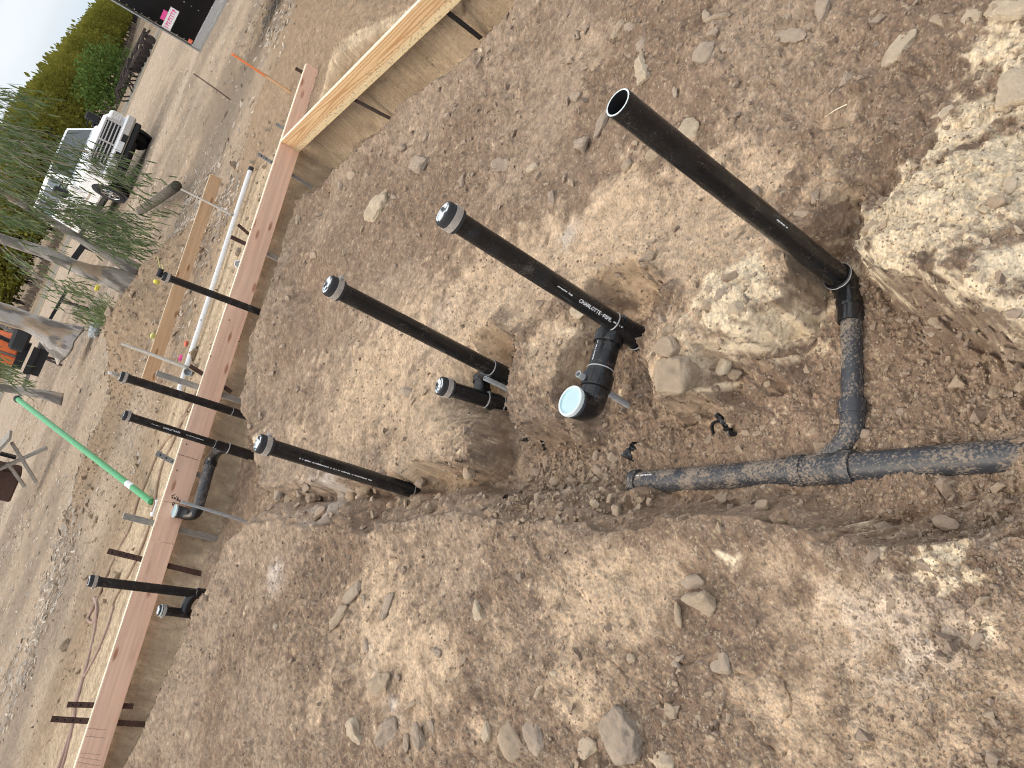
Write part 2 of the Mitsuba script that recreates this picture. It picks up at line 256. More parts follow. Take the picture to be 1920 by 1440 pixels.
def macro(x, y):
    """height of the ground without its crumbs, and what it is made of"""
    o1_, o2_ = out1(x, y), out2(x, y); r = np.hypot(x, y)
    pad = ((o1_ < _m) & (o2_ < _m))
    z = 0.055*(f2(x*1.1, y*1.1, 3, 11)-0.5)+0.030*(f2(x*4.2, y*4.2, 3, 12)-0.5)
    for c, s, a in LUMPS: z = z+a*bump(x, y, c, s)
    for c, s, a in PITS: z = z-a*bump(x, y, c, s)
    # outside the forms: graded sand, spoil, then the yard
    yard = -0.09-0.13*sst(0.4, 7, o1_)-0.06*sst(20, 60, y)
    zo = yard+0.05*(f2(x*0.7, y*0.7, 3, 13)-0.5)*sst(0, 2, o1_)+0.012*(f2(along1(x, y)*1.2, o1_*16, 3, 14)-0.5)
    mz = np.zeros(x.shape)
    for mx_, my_, a, sx, sy in MOUNDS: mz = np.maximum(mz, a*np.exp(-((x-mx_)/sx)**2/2-((y-my_)/sy)**2/2))
    zo = zo+mz*(1+0.25*(f2(x*3, y*3, 3, 15)-0.5))
    lf = sst(-2.2, -4.2, x)*sst(1.0, 2.4, o1_)*sst(6.5, 3.2, o1_)
    zo = zo+lf*(0.20*(f2(x*0.9, y*0.9, 3, 16)-0.32))
    p = at(650, 85, .1); zo = zo+0.26*bump(x, y, p+[.15, .1, 0], .42)+0.16*bump(x, y, at(560, 40, .1), .5)+0.12*bump(x, y, at(490, 185), .35)
    z = np.where(pad, z, zo)
    # trenches
    wob = 0.070*(f2(x*5, y*5, 3, 21)-0.5)+0.040*(f2(x*16, y*16, 3, 22)-0.5)
    sd = inside_dist(x, y, TRENCH)+wob
    side = (x-mainA[0])*_mn[0]+(y-mainA[1])*_mn[1]
    far = (x-mainA[0])*_mu[0]+(y-mainA[1])*_mu[1]; w = 0.030+(0.06+0.17*sst(.5, 1.1, far))*sst(-0.02, -0.10, side)+0.10*sst(.35, .75, f2(x*4+3, y*4, 3, 27))
    far = (x-mainA[0])*_mu[0]+(y-mainA[1])*_mu[1]
    depth = 0.116-0.052*bump(x, y, at(1955, 862, -.1), .045)-0.03*bump(x, y, at(1700, 905, -.1), .05)+0.032*sst(.55, 1.3, far)-0.02*sst(2.2, 3.4, far)+0.03*(f2(x*3, y*3, 2, 23)-0.5)
    t = sst(-0.010, w, sd); z = np.where(pad, z+0.018*np.exp(-(sd/0.06)**2)*(sd < 0.02), z)
    z = z*(1-t)+np.where(pad, -depth+0.02*(f2(x*7, y*7, 3, 24)-0.5), z)*t
    sf = inside_dist(x, y, FOOTING)
    edge = np.minimum(_m-o1_, _m-o2_)                                 # distance inside from the wall under the boards
    wr = 0.45+0.55*sst(0.10, 0.30, edge)
    lowf = sst(.35, .15, edge); sfw = sf+(wob*1.6*wr)*(1-lowf)+lowf*0.05*(f2(x*2.2, y*2.2, 2, 29)-.5)+0.012*(f2(x*9, y*9, 2, 26)-0.5)*(1-lowf)
    tf = sst(-0.06, 0.13+0.08*wr-.06*sst(.35, .2, edge), sfw)
    zf = -0.45-0.06*sst(-.7, -.4, o2_)+0.16*(f2(x*2.7, y*2.7, 3, 25)-0.5)
    z = z+0.035*np.exp(-(sfw/0.12)**2)*pad*wr*(1-tf)
    z = z*(1-tf)+zf*tf
    rough = f2(x*0.9+4, y*0.9, 3, 31)
    return z, t, tf, sd, sfw, pad, o1_, o2_, mz, rough
def hits(px):
    """where the pixels' rays meet the ground"""
    px = np.atleast_2d(np.asarray(px, float)); R = np.array([ray(*p) for p in px]); R /= np.linalg.norm(R, axis=1, keepdims=True)
    t = np.full(len(px), 0.6); lo, done = t.copy(), np.zeros(len(px), bool)
    for _ in range(900):
        P = EYE+R*t[:, None]; gap = P[:, 2]-macro(P[:, 0], P[:, 1])[0]
        done |= gap < 0.002; t = np.where(done, t, t+np.clip(gap*0.45, 0.003, 2.0))
        if done.all() or t[~done].min() > 120: break
    P = EYE+R*t[:, None]; return P
def height(x, y): return float(macro(np.array([x]), np.array([y]))[0][0])

# ------------------------------------------------------------------ ground: mesh, finer where one stands, one sheet to the horizon
def spread(start, stop, ratio): return np.exp(np.arange(math.log(start), math.log(stop), ratio))
RR = np.r_[0.30, 0.40, spread(0.48, 10.5, 0.0026), spread(10.5, 70, 0.007), spread(70, 900, 0.06), 900.0]
fine = np.radians(np.arange(-49, 59, 0.155)); AZ = np.r_[fine, np.radians(np.arange(59, 311, 3.0))]
def build_ground():
    A, Rr = np.meshgrid(AZ, RR); x, y = Rr*np.sin(A), Rr*np.cos(A)
    z, t, tf, sd, sfw, pad, o1_, o2_, mz, rough = macro(x, y)
    near = sst(14, 6, Rr); yardm = (~pad)*sst(1.6, 3.2, o1_)*sst(0.12, 0.05, mz); sand = (~pad)*(o2_ < 0.3)*sst(2.2, 0.9, o1_+0.7*(f2(x*1.5, y*1.5, 3, 33)-0.5))
    # what lies where: brown topsoil by default; tan subsoil where it is trodden or cut
    wx, wy = x+0.22*(f2(x*2.6, y*2.6, 3, 41)-0.5), y+0.22*(f2(x*2.6+9, y*2.6, 3, 42)-0.5)
    def zone(lst, hard=1.0):
        m = np.zeros(x.shape)
        for px, py, r, a in lst:
            c = at(px, py); rad = r*math.hypot(c[1]*0.83+0.84, 0)/FPX*1.1
            m = np.maximum(m, a*np.exp(-(((wx-c[0])**2+((wy-c[1])*0.85)**2)/(rad*rad))**1.2))
        return m
    tan = zone([(700, 720, 120, 1), (790, 790, 130, 1), (860, 640, 110, 1), (1010, 500, 110, 1), (1160, 430, 120, 1), (1300, 420, 150, 1), (1420, 350, 80, .8), (640, 800, 90, .8), (560, 800, 60, .6), (900, 540, 120, .9), (1050, 650, 90, .8), (1380, 560, 120, 1), (1280, 690, 80, .9), (760, 600, 90, .8), (730, 650, 80, .9),
                (1110, 1140, 100, .7), (900, 1340, 80, .45), (760, 1100, 90, .55), (720, 1250, 110, .5), (1500, 1400, 120, .6), (1850, 1300, 170, .75), (1250, 1080, 80, .5), (560, 1150, 60, .4), (1560, 250, 90, .4), (1100, 60, 50, .3), (610, 700, 60, .5), (1480, 1150, 90, .4), (860, 1050, 60, .5), (700, 1180, 120, .75), (800, 1250, 120, .7), (1150, 1130, 110, .85), (1130, 1250, 110, .7), (1480, 1300, 120, .8), (1600, 1200, 120, .8), (1700, 1380, 120, .85), (1400, 1080, 90, .5), (1560, 330, 90, .6), (1130, 130, 60, .25), (600, 1300, 90, .5), (930, 1200, 80, .5), (560, 1220, 60, .4)])
    cream = zone([(1720, 440, 120, 1.25), (1830, 420, 140, 1.3), (1700, 520, 70, 1.1), (1800, 520, 80, 1.1), (1900, 90, 80, .9), (1870, 260, 90, .95), (1780, 330, 80, .85), (1900, 560, 90, .9), (1930, 650, 60, .8), (1400, 600, 90, .95), (1300, 690, 60, .6), (1330, 1040, 40, .45), (1720, 1060, 60, .75), (1790, 1080, 50, .6), (1060, 640, 40, .3), (1830, 1180, 60, .4), (480, 830, 30, .5), (870, 800, 40, .4), (1590, 990, 30, .5), (710, 390, 30, .6), (1000, 1110, 40, .3)])
    powder = zone([(600, 925, 45, 1), (515, 1070, 28, .9), (1075, 425, 22, .8), (745, 1305, 10, 1), (1650, 1160, 90, .40), (1720, 1230, 60, .5), (1640, 1280, 40, .3), (820, 610, 60, .25), (700, 1250, 30, .3), (740, 1340, 30, .25), (590, 900, 30, .6)])
    xz, yz = x+z*.9, y-z*.7; n_hi = f2(xz*28, yz*28, 4, 51); n_md = f2(xz*9, yz*9, 4, 52)
    tan = np.clip(sst(0.22, 0.80, tan+0.75*(n_md-0.5)+0.6*(n_hi-0.5)), 0, 1); cream = sst(0.42, 0.74, cream*0.95+0.6*(n_md-0.5)+1.3*(n_hi-0.5)+0.3*(f2(x*90, y*90, 2, 53)-.5)); powder = powder*sst(0.35, 0.65, n_hi+0.25*powder)*sst(0.3, 0.6, n_md+.15)
    # crumbs, clods and cracks in the surface
    cl = sst(0.35, 0.6, rough+0.45*(f2(x*3, y*3, 2, 61)-0.5))*(1-0.62*tan); cl = np.clip(cl+0.35*t*(1-tan), 0.10, 1)
    res = near*np.where(pad, 1.0, 0.75)
    a1, b1, w1 = vor(x*16+0.8*n_md, y*16, 71); a2, b2, w2 = vor(x*38+n_hi, y*38, 72); a3, b3, w3 = vor(x*85+n_hi, y*85, 73)
    dome = lambda a, w: np.sqrt(np.maximum(0, 1-(a/0.62)**2))*w
    h = 0.026*dome(a1, np.maximum(w1-0.62, 0)*1.5)*cl+0.012*dome(a2, np.maximum(w2-0.45, 0)*1.2)*cl+0.0055*dome(a3, np.maximum(w3-.3, 0))*(0.3+0.7*cl)
    a5, b5, w5 = vor(x*64+n_hi, y*64, 75); h = h+(0.0050*np.minimum(b2-a2, .35)*sst(.3, .6, w2)+0.0045*np.minimum(b5-a5, .4)*sst(.35, .5, w5)+0.0045*np.minimum(b3-a3, .4))*(0.4+cl)
    h = h+0.022*(f2(x*14, y*14, 5, 81, 0.6)-0.5)+0.015*(f2(x*60, y*60, 3, 82, 0.75)-0.5)+0.008*tan*(f2(x*34, y*11, 3, 83)-0.5)
    ridge = np.abs(f2(x*7, y*7, 4, 84)-0.5); h = h-0.008*sst(0.03, 0.0, ridge)*sst(0.58, 0.75, f2(x*2.2, y*2.2, 2, 85))      # cracks between slabs of soil
    wall = sst(0.02, 0.35, t*(1-t)*4)+sst(0.02, 0.35, tf*(1-tf)*4)
    a4, b4, w4 = vor(x*5+.6*n_md, y*5, 74); h = h+np.clip(mz*4, 0, 1)*(0.16*dome(a4, np.maximum(w4-.35, 0))+.07*dome(a1, w1)+.09*(f2(x*6, y*6, 4, 99)-.5))
    h = h*np.where(sand > 0.5, 0.45, 1)*(1-0.35*np.clip(wall, 0, 1))
    sl = np.clip(wall, 0, 1); z = z+sl*near*(0.11*(f2(x*9+z*6, y*9-z*5, 4, 88)-0.5)+0.07*(f2(x*30+z*22, y*30-z*18, 3, 89)-0.5))
    z = z+h*res+(1-near)*0.03*(f2(x*2, y*2, 3, 86)-0.5)*(Rr < 80)
    # wheel tracks along the yard
    z = z-0.02*yardm*sst(0.55, 0.7, f2(x*0.15, y*1.1+x*0.12, 2, 87))
    c = lambda *v: np.array(v)
    brown, brown2, red, tanc, tan2, creamc, pow_, sandc, sand2, moundc, yardc, yard2 = (c(.220, .162, .122), c(.302, .234, .180), c(.25, .182, .138), c(.485, .378, .272), c(.425, .33, .24), c(.63, .54, .40), c(.56, .52, .48), c(.50, .41, .295), c(.40, .32, .23), c(.285, .22, .16), c(.40, .325, .252), c(.285, .235, .188))
    mixc = lambda a, b, k: a*(1-k[..., None])+b*k[..., None]
    col = mixc(brown, brown2, sst(0.35, 0.65, f2(x*1.7, y*1.7, 4, 91)+0.2*(n_hi-0.5))); col = mixc(col, red, sst(.45, .7, f2(x*2.3, y*2.3, 2, 92))*t*0.8)
    col = mixc(col, mixc(tanc, tan2, sst(.3, .7, f2(x*4, y*4, 3, 93))), tan); cutwall = np.clip(sst(0.05, 0.5, tf*(1-tf)*4)*(edge_w(o1_, o2_)), 0, 1)
    out = mixc(mixc(moundc, c(.33, .245, .17), n_md), mixc(sandc, sand2, sst(.42, .66, f2(along1(x, y)*1.0, o1_*9, 4, 94))), sand)
    dist_light = sst(24, 40, y)+sst(.5, .62, f2(x*0.10, (y-0.25*x)*0.45, 3, 96))*sst(13, 20, y)
    out = mixc(out, mixc(mixc(yard2, yardc, sst(.35, .65, f2(x*0.8, y*0.8, 4, 95))), c(.43, .36, .29), np.clip(dist_light, 0, 1)), yardm)
    strip = sst(49, 50.5, y)*sst(57, 55, y); out = mixc(out, c(.22, .22, .20), strip*0.9); out = mixc(out, c(.20, .15, .09), sst(47.5, 48.2, y)*sst(49.6, 49, y)*0.8); out = mixc(out, mixc(c(.20, .16, .12), c(.30, .25, .19), sst(.4, .6, n2(x*0.3, y*2.2, 97))), sst(55, 57, y))
    col = np.where(pad[..., None], col, out)
    inpit = ((tf > 0.5) & (edge_w(o1_, o2_) > 0.2))
    col = mixc(col, mixc(c(.33, .262, .185), c(.46, .375, .27), sst(.3, .7, f2(xz*5, yz*5, 4, 98))), np.where(edge_w(o1_, o2_) > 0.5, sst(0.02, .2, tf), 0))
    col = mixc(col, creamc, cream*pad); col = mixc(col, pow_, np.clip(powder, 0, 1)*0.8*pad)
    chip = sst(0.80, 0.92, w3)*sst(0.5, 0.3, a3); col = mixc(col, c(.50, .41, .28), chip*0.4*pad*near)          # small pale chips of subsoil
    grit = 0.5+(rng.random(x.shape)-0.5)*(1-np.clip(sst(0.02, .15, t*(1-t)*4)+sst(0.02, .15, tf*(1-tf)*4), 0, 1)); col = col*np.array([1.045, 1.0, .95])*(0.70+0.60*n_hi)[..., None]*(0.76+0.48*grit*near+0.24*(1-near))[..., None]*(0.93+0.14*w2*near+0.07*(1-near))[..., None]
    V = np.stack([x, y, z], -1).reshape(-1, 3); C = col.reshape(-1, 3); nr, na = x.shape
    i, j = np.meshgrid(np.arange(nr-1), np.arange(na), indexing='ij'); i, j = i.ravel(), j.ravel(); k = (j+1) % na
    F = np.vstack([np.c_[i*na+j, i*na+k, (i+1)*na+k], np.c_[i*na+j, (i+1)*na+k, (i+1)*na+j]])[:, ::-1]
    V = np.vstack([V, [0, 0, V[:na, 2].mean()]]); C = np.vstack([C, C[:na].mean(0)]); j = np.arange(na)
    F = np.vstack([F, np.c_[np.full(na, len(V)-1), (j+1) % na, j][:, ::-1]])
    return V, F, C
def edge_w(o1_, o2_):
    e = np.minimum(_m-o1_, _m-o2_); return sst(0.16, 0.06, e)*(e > -0.05)
GV, GF, GC = build_ground()
put('ground', (GV, GF), 'mat_soil', True, color=GC); labels['ground'] = {'label': 'bare brown and tan dug earth of the building pad and yard', 'kind': 'structure'}
def gz(x, y):
    """height of the built ground sheet"""
    a, r = math.atan2(x, y), math.hypot(x, y); i = min(np.searchsorted(RR, r), len(RR)-1); a = a if a > AZ[0] else a+2*math.pi; j = min(np.searchsorted(AZ, a), len(AZ)-1)
    return GV[i*len(AZ)+j, 2]

# ------------------------------------------------------------------ formwork boards
def plank(a, b, out, h, t, bsdf, key, v0=0.0):
    """a board on edge: a-b is its inner top edge, out its thickness direction; uv = metres along and up"""
    a, b = np.asarray(a, float), np.asarray(b, float); L = np.linalg.norm(b-a); x = (b-a)/L; c = 0.003
    prof = [(0, -c), (c, 0), (t-c, 0), (t, -c), (t, -h+c), (t-c, -h), (c, -h), (0, -h+c)]; n = len(prof); per = np.r_[0, np.cumsum([math.dist(prof[i], prof[(i+1) % n]) for i in range(n)])]
    V, UV, F = [], [], []; ns = max(2, int(L/0.15)); sag = 0.0025*np.sin(np.linspace(0, 5.1, ns+1)+v0*9)
    for i in range(n):
        p, q = prof[i], prof[(i+1) % n]
        for s in range(ns+1):
            for (o, w), m in ((p, per[i]), (q, per[i+1])):
                V.append(a+x*(L*s/ns)+out*(o+sag[s])+np.array([0, 0, w])); UV.append((L*s/ns+v0, h+w if i == 7 else m+0.5))
        base = i*(ns+1)*2
        for s in range(ns): k = base+2*s; F += [(k, k+1, k+3), (k, k+3, k+2)]
    for s in (0, ns):
        base = len(V); V += [a+x*(L*s/ns)+out*(o+sag[s])+np.array([0, 0, w]) for o, w in prof]; UV += [(o*0.3, w*0.3+3) for o, w in prof]
        F += [(base, base+i, base+i+1) if s else (base, base+i+1, base+i) for i in range(1, n-1)]
    V, F = np.array(V), np.array(F)
    put(key, (V, F), bsdf, False, uv=np.array(UV))
def topstrip(parent, a, b, out, t):
    d = unit(np.asarray(b)-a); part(parent, 'top_edge', boxm((np.asarray(a)+b)/2+out*t/2+np.array([0, 0, .0012]), [d, out, np.array([0, 0, 1.0])], (np.linalg.norm(np.asarray(b)-a)/2-0.002, t/2-0.003, 0.001)), 'mat_wood_top', label='pale weathered top edge')
J = on_plane(283, 1012, A0, o1); J[2] = ZT
END1 = on_plane(576, 119, A0, o1); END1[2] = ZT
def board(name, a, b, out, bsdf, label, v0=0.0, h=BH, t=BT):
    k = thing(name, label, 'formwork board'); plank(a, b, out, h, t, bsdf, k+'__plank', v0); topstrip(k, a, b, out, t); return k
b_main = board('form_board', J+u1*.0015, END1, o1, 'mat_wood_red', 'long reddish form board with handwriting, running past the corner with the yellow board', 0.7)
b_left = board('form_board', A0-u1*1.2, J-u1*.0015, o1, 'mat_wood_red', 'reddish form board butted to the long one, nearest the two rusty stakes', 5.3)
b_side = board('form_board', A1+u2*0.003-o1*0.002, A1+u2*3.2, o2, 'mat_wood_fir', 'yellow fir form board with flame grain and pale lower edge', 0.2)
# thin raised board farther out
ta, tb = at(266, 708, 0.10), at(383, 360, 0.10); tu = unit(tb-ta); to = np.array([-tu[1], tu[0], 0]); tb = ta+tu*np.dot(at(402, 316, .10)-ta, tu); ta = ta-tu*0.10
b_thin = thing('batter_board', 'narrow tan board on edge in front of the earth mound', 'board'); plank(ta, tb, to, 0.14, 0.02, 'mat_wood_tan', b_thin+'__plank', 2.0); topstrip(b_thin, ta, tb, to, 0.02)
# saw lines and handwriting on the long board
def ontoboard(px, py, off=0.0006):
    return on_plane(px, py, A0-o1*off, o1)
def stroke(parent, name, pts, r, bsdf, label=None):
    P = [ontoboard(*p) for p in pts]; ms = []
    for p, q in zip(P, P[1:]):
        d = unit(q-p); s = np.cross(d, o1); ms.append(boxm((p+q)/2, [d, s, o1], (np.linalg.norm(q-p)/2+r*0.6, r, 0.0004)))
    part(parent, name, cat(ms), bsdf, label=label)
def zz(pts): return [(300+x/6.545, 800+y/6.545) for x, y in pts]
ms_ink = []
for st in [[(140, 850), (185, 832)], [(163, 842), (150, 880), (142, 868)], [(178, 868), (170, 880), (176, 888), (184, 878), (178, 868)], [(196, 868), (192, 892)], [(199, 860), (201, 857)], [(222, 858), (206, 905)], [(210, 895), (226, 890), (224, 882), (214, 890), (216, 908), (230, 908)], [(248, 892), (236, 925)], [(230, 905), (252, 908)],
           [(158, 935), (148, 965)], [(158, 935), (176, 930), (178, 945), (156, 952), (172, 978)]]:
    P = [ontoboard(*p) for p in zz(st)]
    for p, q in zip(P, P[1:]):
        d = unit(q-p); ms_ink.append(boxm((p+q)/2, [d, np.cross(d, o1), o1], (np.linalg.norm(q-p)/2+.0012, .0024, .0004)))
part(b_main, 'handwriting', cat(ms_ink), 'mat_ink', label='black marker handwriting reading Toilet R')
stroke(b_main, 'saw_line', [(333, 851), (372, 863)], .0012, 'mat_rust'); stroke(b_main, 'saw_line', [(309, 940), (349, 947)], .0008, 'mat_rust')
for px, py, q in [((165, 1366), (198, 1368), 0), ((160, 1380), (197, 1384), 0), ((152, 1412), (190, 1415), 0), ((150, 1420), (189, 1426), 0), ((147, 1429), (186, 1436), 0)]: stroke(b_left, 'scuff_line', [px, py], .0009, 'mat_rust')
for px, py in [(430, 600), (448, 640), (352, 772), (340, 808), (377, 600), (395, 668), (433, 470), (470, 430), (350, 833), (332, 882)]:
    p = ontoboard(px, py); part(b_main, 'nail_head', lathe([(0.0, .0006), (.006, .0006), (.0062, 0)], p+o1*.0005, -o1, 10), 'mat_rust')

# ------------------------------------------------------------------ stakes
def stake_at(top, bot, off, name, bsdf, label, cat_, w=0.03, t=0.006, bottom_z=None, lean=None, round_=False, group=None, hole=False, out=None):
    """a stake whose upper end shows at pixel top and which runs down past pixel bot, on the plane off metres outside the long board"""
    oo = o1 if out is None else out; base = A0 if out is None else A1
    p = on_plane(*top, base+oo*off, oo); q = on_plane(*bot, base+oo*off, oo); d = unit(q-p)
    if bottom_z is not None: q = p+d*((bottom_z-p[2])/d[2])
    k = thing(name, label, cat_, group); x = np.cross(d, oo); x = unit(x)
    if round_:
        m = tube([p, p+(q-p)*.02, q], [w*.9/2, w/2, w/2], 12)
    else:
        m = boxm((p+q)/2, [x, oo, d], (w/2, t/2, np.linalg.norm(q-p)/2))
    part(k, 'shaft', m, bsdf, True if round_ else False)
    if hole:
        hs = [lathe([(0, .0008), (.0065, .0008), (.007, 0)], p+d*s-oo*(t/2), -oo, 12) for s in (.035, .085, .135, .185) if s < np.linalg.norm(q-p)]
        for hm in hs: part(k, 'hole', hm, 'mat_black')
    return k
OF = BT+0.006
stake_at((96, 1348), (287, 1359), OF, 'form_stake', 'mat_rust', 'rust brown flat steel stake with holes, nearest the lower end of the reddish board', 'stake', .040, .007, hole=True)
stake_at((126, 1321), (250, 1324), OF, 'form_stake', 'mat_rust', 'short dark steel stake with pale end beside the rust brown one', 'stake', .038, .007, hole=True)
stake_at((202, 1033), (382, 1077), OF, 'form_stake', 'mat_rust', 'brown flat steel stake behind the joint of the two reddish boards', 'stake', .042, .007, hole=True)
stake_at((231, 967), (424, 1015), OF+.012, 'wooden_stake', 'mat_wood_gray', 'thick weathered gray wooden stake just below the green pipe', 'stake', .048, .030)
stake_at((293, 849), (376, 893), OF, 'form_stake', 'mat_steel_gray', 'gray steel stake with mushroomed end between green pipe and black riser', 'stake', .040, .008, hole=True)
stake_at((293, 700), (466, 757), OF+.022, 'wooden_stake', 'mat_wood_gray', 'long split gray wooden stake lying across the end of the white pipe', 'stake', .046, .026)
stake_at((356, 686), (434, 735), OF, 'form_stake', 'mat_rust', 'dark steel stake beside the flat brown stone', 'stake', .036, .007)
stake_at((433, 444), (462, 458), OF, 'form_stake', 'mat_rust', 'brown flat steel stake next to the small white cap, left one of a crossed pair', 'stake', .036, .006)
stake_at((446, 421), (470, 442), OF+.012, 'form_stake', 'mat_rust', 'thin brown steel stake crossing behind another by the white pipe', 'stake', .028, .006)
stake_at((500, 475), (544, 498), OF+.012, 'wooden_stake', 'mat_wood_gray', 'gray wooden stake in the pit under the middle of the long board', 'stake', .045, .026)
stake_at((483, 288), (586, 352), OF, 'form_stake', 'mat_steel_gray', 'gray steel stake in the pit, second from the corner of the boards', 'stake', .034, .007, hole=True)
stake_at((517, 232), (641, 306), OF-.002, 'form_stake', 'mat_steel_gray', 'gray steel stake passing behind the corner of the boards', 'stake', .034, .006)
stake_at((554, 128), (640, 178), OF, 'form_stake', 'mat_rust', 'brown steel stake behind the end of the board that runs past the corner', 'stake', .034, .007)
stake_at((592, 172), (600, 190), -.012, 'form_stake', 'mat_rust', 'short dark stake in front of the board end past the corner', 'stake', .026, .006)
stake_at((660, 185), (735, 224), OF, 'form_stake', 'mat_iron', 'dark brown stake in the shade halfway along the yellow board', 'stake', .036, .010, out=o2)
stake_at((838, 22), (902, 72), OF, 'form_stake', 'mat_black', 'black stake with pale concrete crust under the yellow board', 'stake', .040, .008, out=o2)
# thin leaning pickets by the narrow board
def leaning(name, a, b, w, bsdf, label, cat_='stake', sides=8):
    k = thing(name, label, cat_); part(k, 'shaft', tube([a, a+(np.asarray(b)-a)*.5+np.array([.004, 0, .003]), b], [w*.9/2, w/2, w/2], sides), bsdf, True); return k
leaning('wooden_picket', ahead(229, 645, ta[1]+.35), at(352, 690, -.02), .034, 'mat_wood_gray', 'thin gray wooden picket leaning over the lower half of the narrow board')
leaning('wooden_picket', ahead(340, 355, tb[1]+.25), at(435, 403, 0), .024, 'mat_wood_gray', 'thin gray wooden picket crossing the far end of the narrow board')
leaning('rebar_rod', ahead(363, 138, at(432, 187)[1]+.25), at(432, 187, -.05), .016, 'mat_rust', 'thin rusty steel rod standing in the yard near the black trailer', 'rod')
leaning('steel_rod', ahead(303, 495, 9.8), at(308, 512, .3), .008, 'mat_yellow_pale', 'thin pale twig above the yellow capped riser', 'twig')
# orange marked lath
k = thing('survey_lath', 'wooden lath with orange painted top leaning near the corner of the boards', 'stake')
la, lb = ahead(436, 101, 7.9), at(549, 176, -.08); d = unit(lb-la); L = np.linalg.norm(lb-la)
part(k, 'shaft', bar(la+d*.0, lb, .040, .010, (1, .3, 0)), 'mat_wood_tan'); part(k, 'painted_end', bar(la-d*.004, la+d*L*.52, .028, .0125, (1, .3, 0)), 'mat_orange_paint', label='orange painted upper part')

# ------------------------------------------------------------------ pipes of the drain rough-in
RM = .0335
R2, R15, R3, R4 = .0302, .0242, .0445, .0572
def riser_mesh(a, b, r): return tube([a, (np.asarray(a)+b)/2, b], r, 36)
def ring(parent, p, axis, r, name='glue_ring', bsdf='mat_glue', w=.0022, s=.0012):
    n = 40; prof = [(r, -w), (r+s*.8, -w*.6), (r+s, 0), (r+s*.8, w*.6), (r, w)]
    part(parent, name, lathe(prof, p, axis, n), bsdf, True)
def hub(parent, p, axis, r, L, bsdf='mat_abs', name='hub'):
    part(parent, name, lathe([(r*.98, 0), (r+.0055, .0005), (r+.0065, .003), (r+.0062, L-.003), (r+.0055, L), (r*.98, L+.0002)], p, axis, 36), bsdf, 40)
def test_cap(parent, p, axis, r, dusty=True):
    """rubber test cap with a steel clamp band; p = pipe end, axis points out of the pipe"""
    part(parent, 'rubber_cap', lathe([(r, -.042), (r+.005, -.042), (r+.006, -.040), (r+.006, .004), (r+.003, .010), (r*.80, .011), (r*.78, .0075), (r*.3, .0075), (0, .0075)], p, axis, 36), 'mat_rubber', 35)
    part(parent, 'cap_face', lathe([(r*.99, .0112), (r*.80, .0122), (r*.77, .009), (r*.3, .0085), (0, .009)], p, axis, 36), 'mat_cap_dusty', 35, 'dusty gray cap face')
    part(parent, 'clamp_band', lathe([(r+.006, -.032), (r+.0085, -.0318), (r+.0085, -.0122), (r+.006, -.012)], p, axis, 36), 'mat_band', 35)
    x, y, z = frame(axis); q = np.asarray(p)-z*.022+(-y)*(r+.012)
    part(parent, 'clamp_screw', cat([boxm(q, [x, y, z], (.012, .005, .006)), tube([q-x*.012, q-x*.019], .004, 8)]), 'mat_band')
def print_on(parent, text, a, b, r, start, h, face=None, bold=True):
    """white lettering bent round the pipe a (top) - b, reading downwards, starting start metres from a"""
    a, b = np.asarray(a, float), np.asarray(b, float); z = unit(b-a); m = meshkit.text_mesh(text, h, 0.0004, bold=bold); V = np.array(m.vertices)
    c = (a+b)/2; toe = EYE-c; toe = unit(toe-np.dot(toe, z)*z); side = np.cross(z, toe); up = side*(1 if np.dot(side, [0.3, 0.3, 1]) > -9 else -1)
    th0 = face if face is not None else 0.0; th = th0+(V[:, 1]-h/2)/r
    rad = r+.0005+V[:, 2]
    P = a+np.outer(start+V[:, 0], z)+(np.cos(th)*rad)[:, None]*toe+(-np.sin(th)*rad)[:, None]*side
    part(parent, 'lettering', (P, np.array(m.faces)), 'mat_print', label='white printed lettering along the pipe')
def fine_print(parent, a, b, r, start, h, face, n):
    rg_ = np.random.default_rng(int(start*1000)+n); a, b = np.asarray(a, float), np.asarray(b, float); z = unit(b-a); c = (a+b)/2; toe = EYE-c; toe = unit(toe-np.dot(toe, z)*z); side = np.cross(z, toe); rad = math.cos(face)*toe-math.sin(face)*side; tan_ = np.cross(z, rad); ms, u = [], start
    for i in range(n):
        L = rg_.uniform(.4, .9)*h; ms.append(boxm(a+z*(u+L/2)+rad*(r+.0003)+tan_*rg_.uniform(-.1, .1)*h, [z, tan_, rad], (L/2*.8, h/2*rg_.uniform(.5, 1), .0004))); u += L*1.25+(h*.9 if rg_.random() < .2 else 0)
    part(parent, 'fine_print', cat(ms), 'mat_print', label='rows of pale print too small to read')
def sweep_elbow(a, corner, b, r, n=10): return tube(np.vstack([bezier(a, a+(np.asarray(corner)-a)*.62, b+(np.asarray(corner)-b)*.62, b, n)]), r, 32)
def cam_dir(p): return unit(EYE-np.asarray(p))

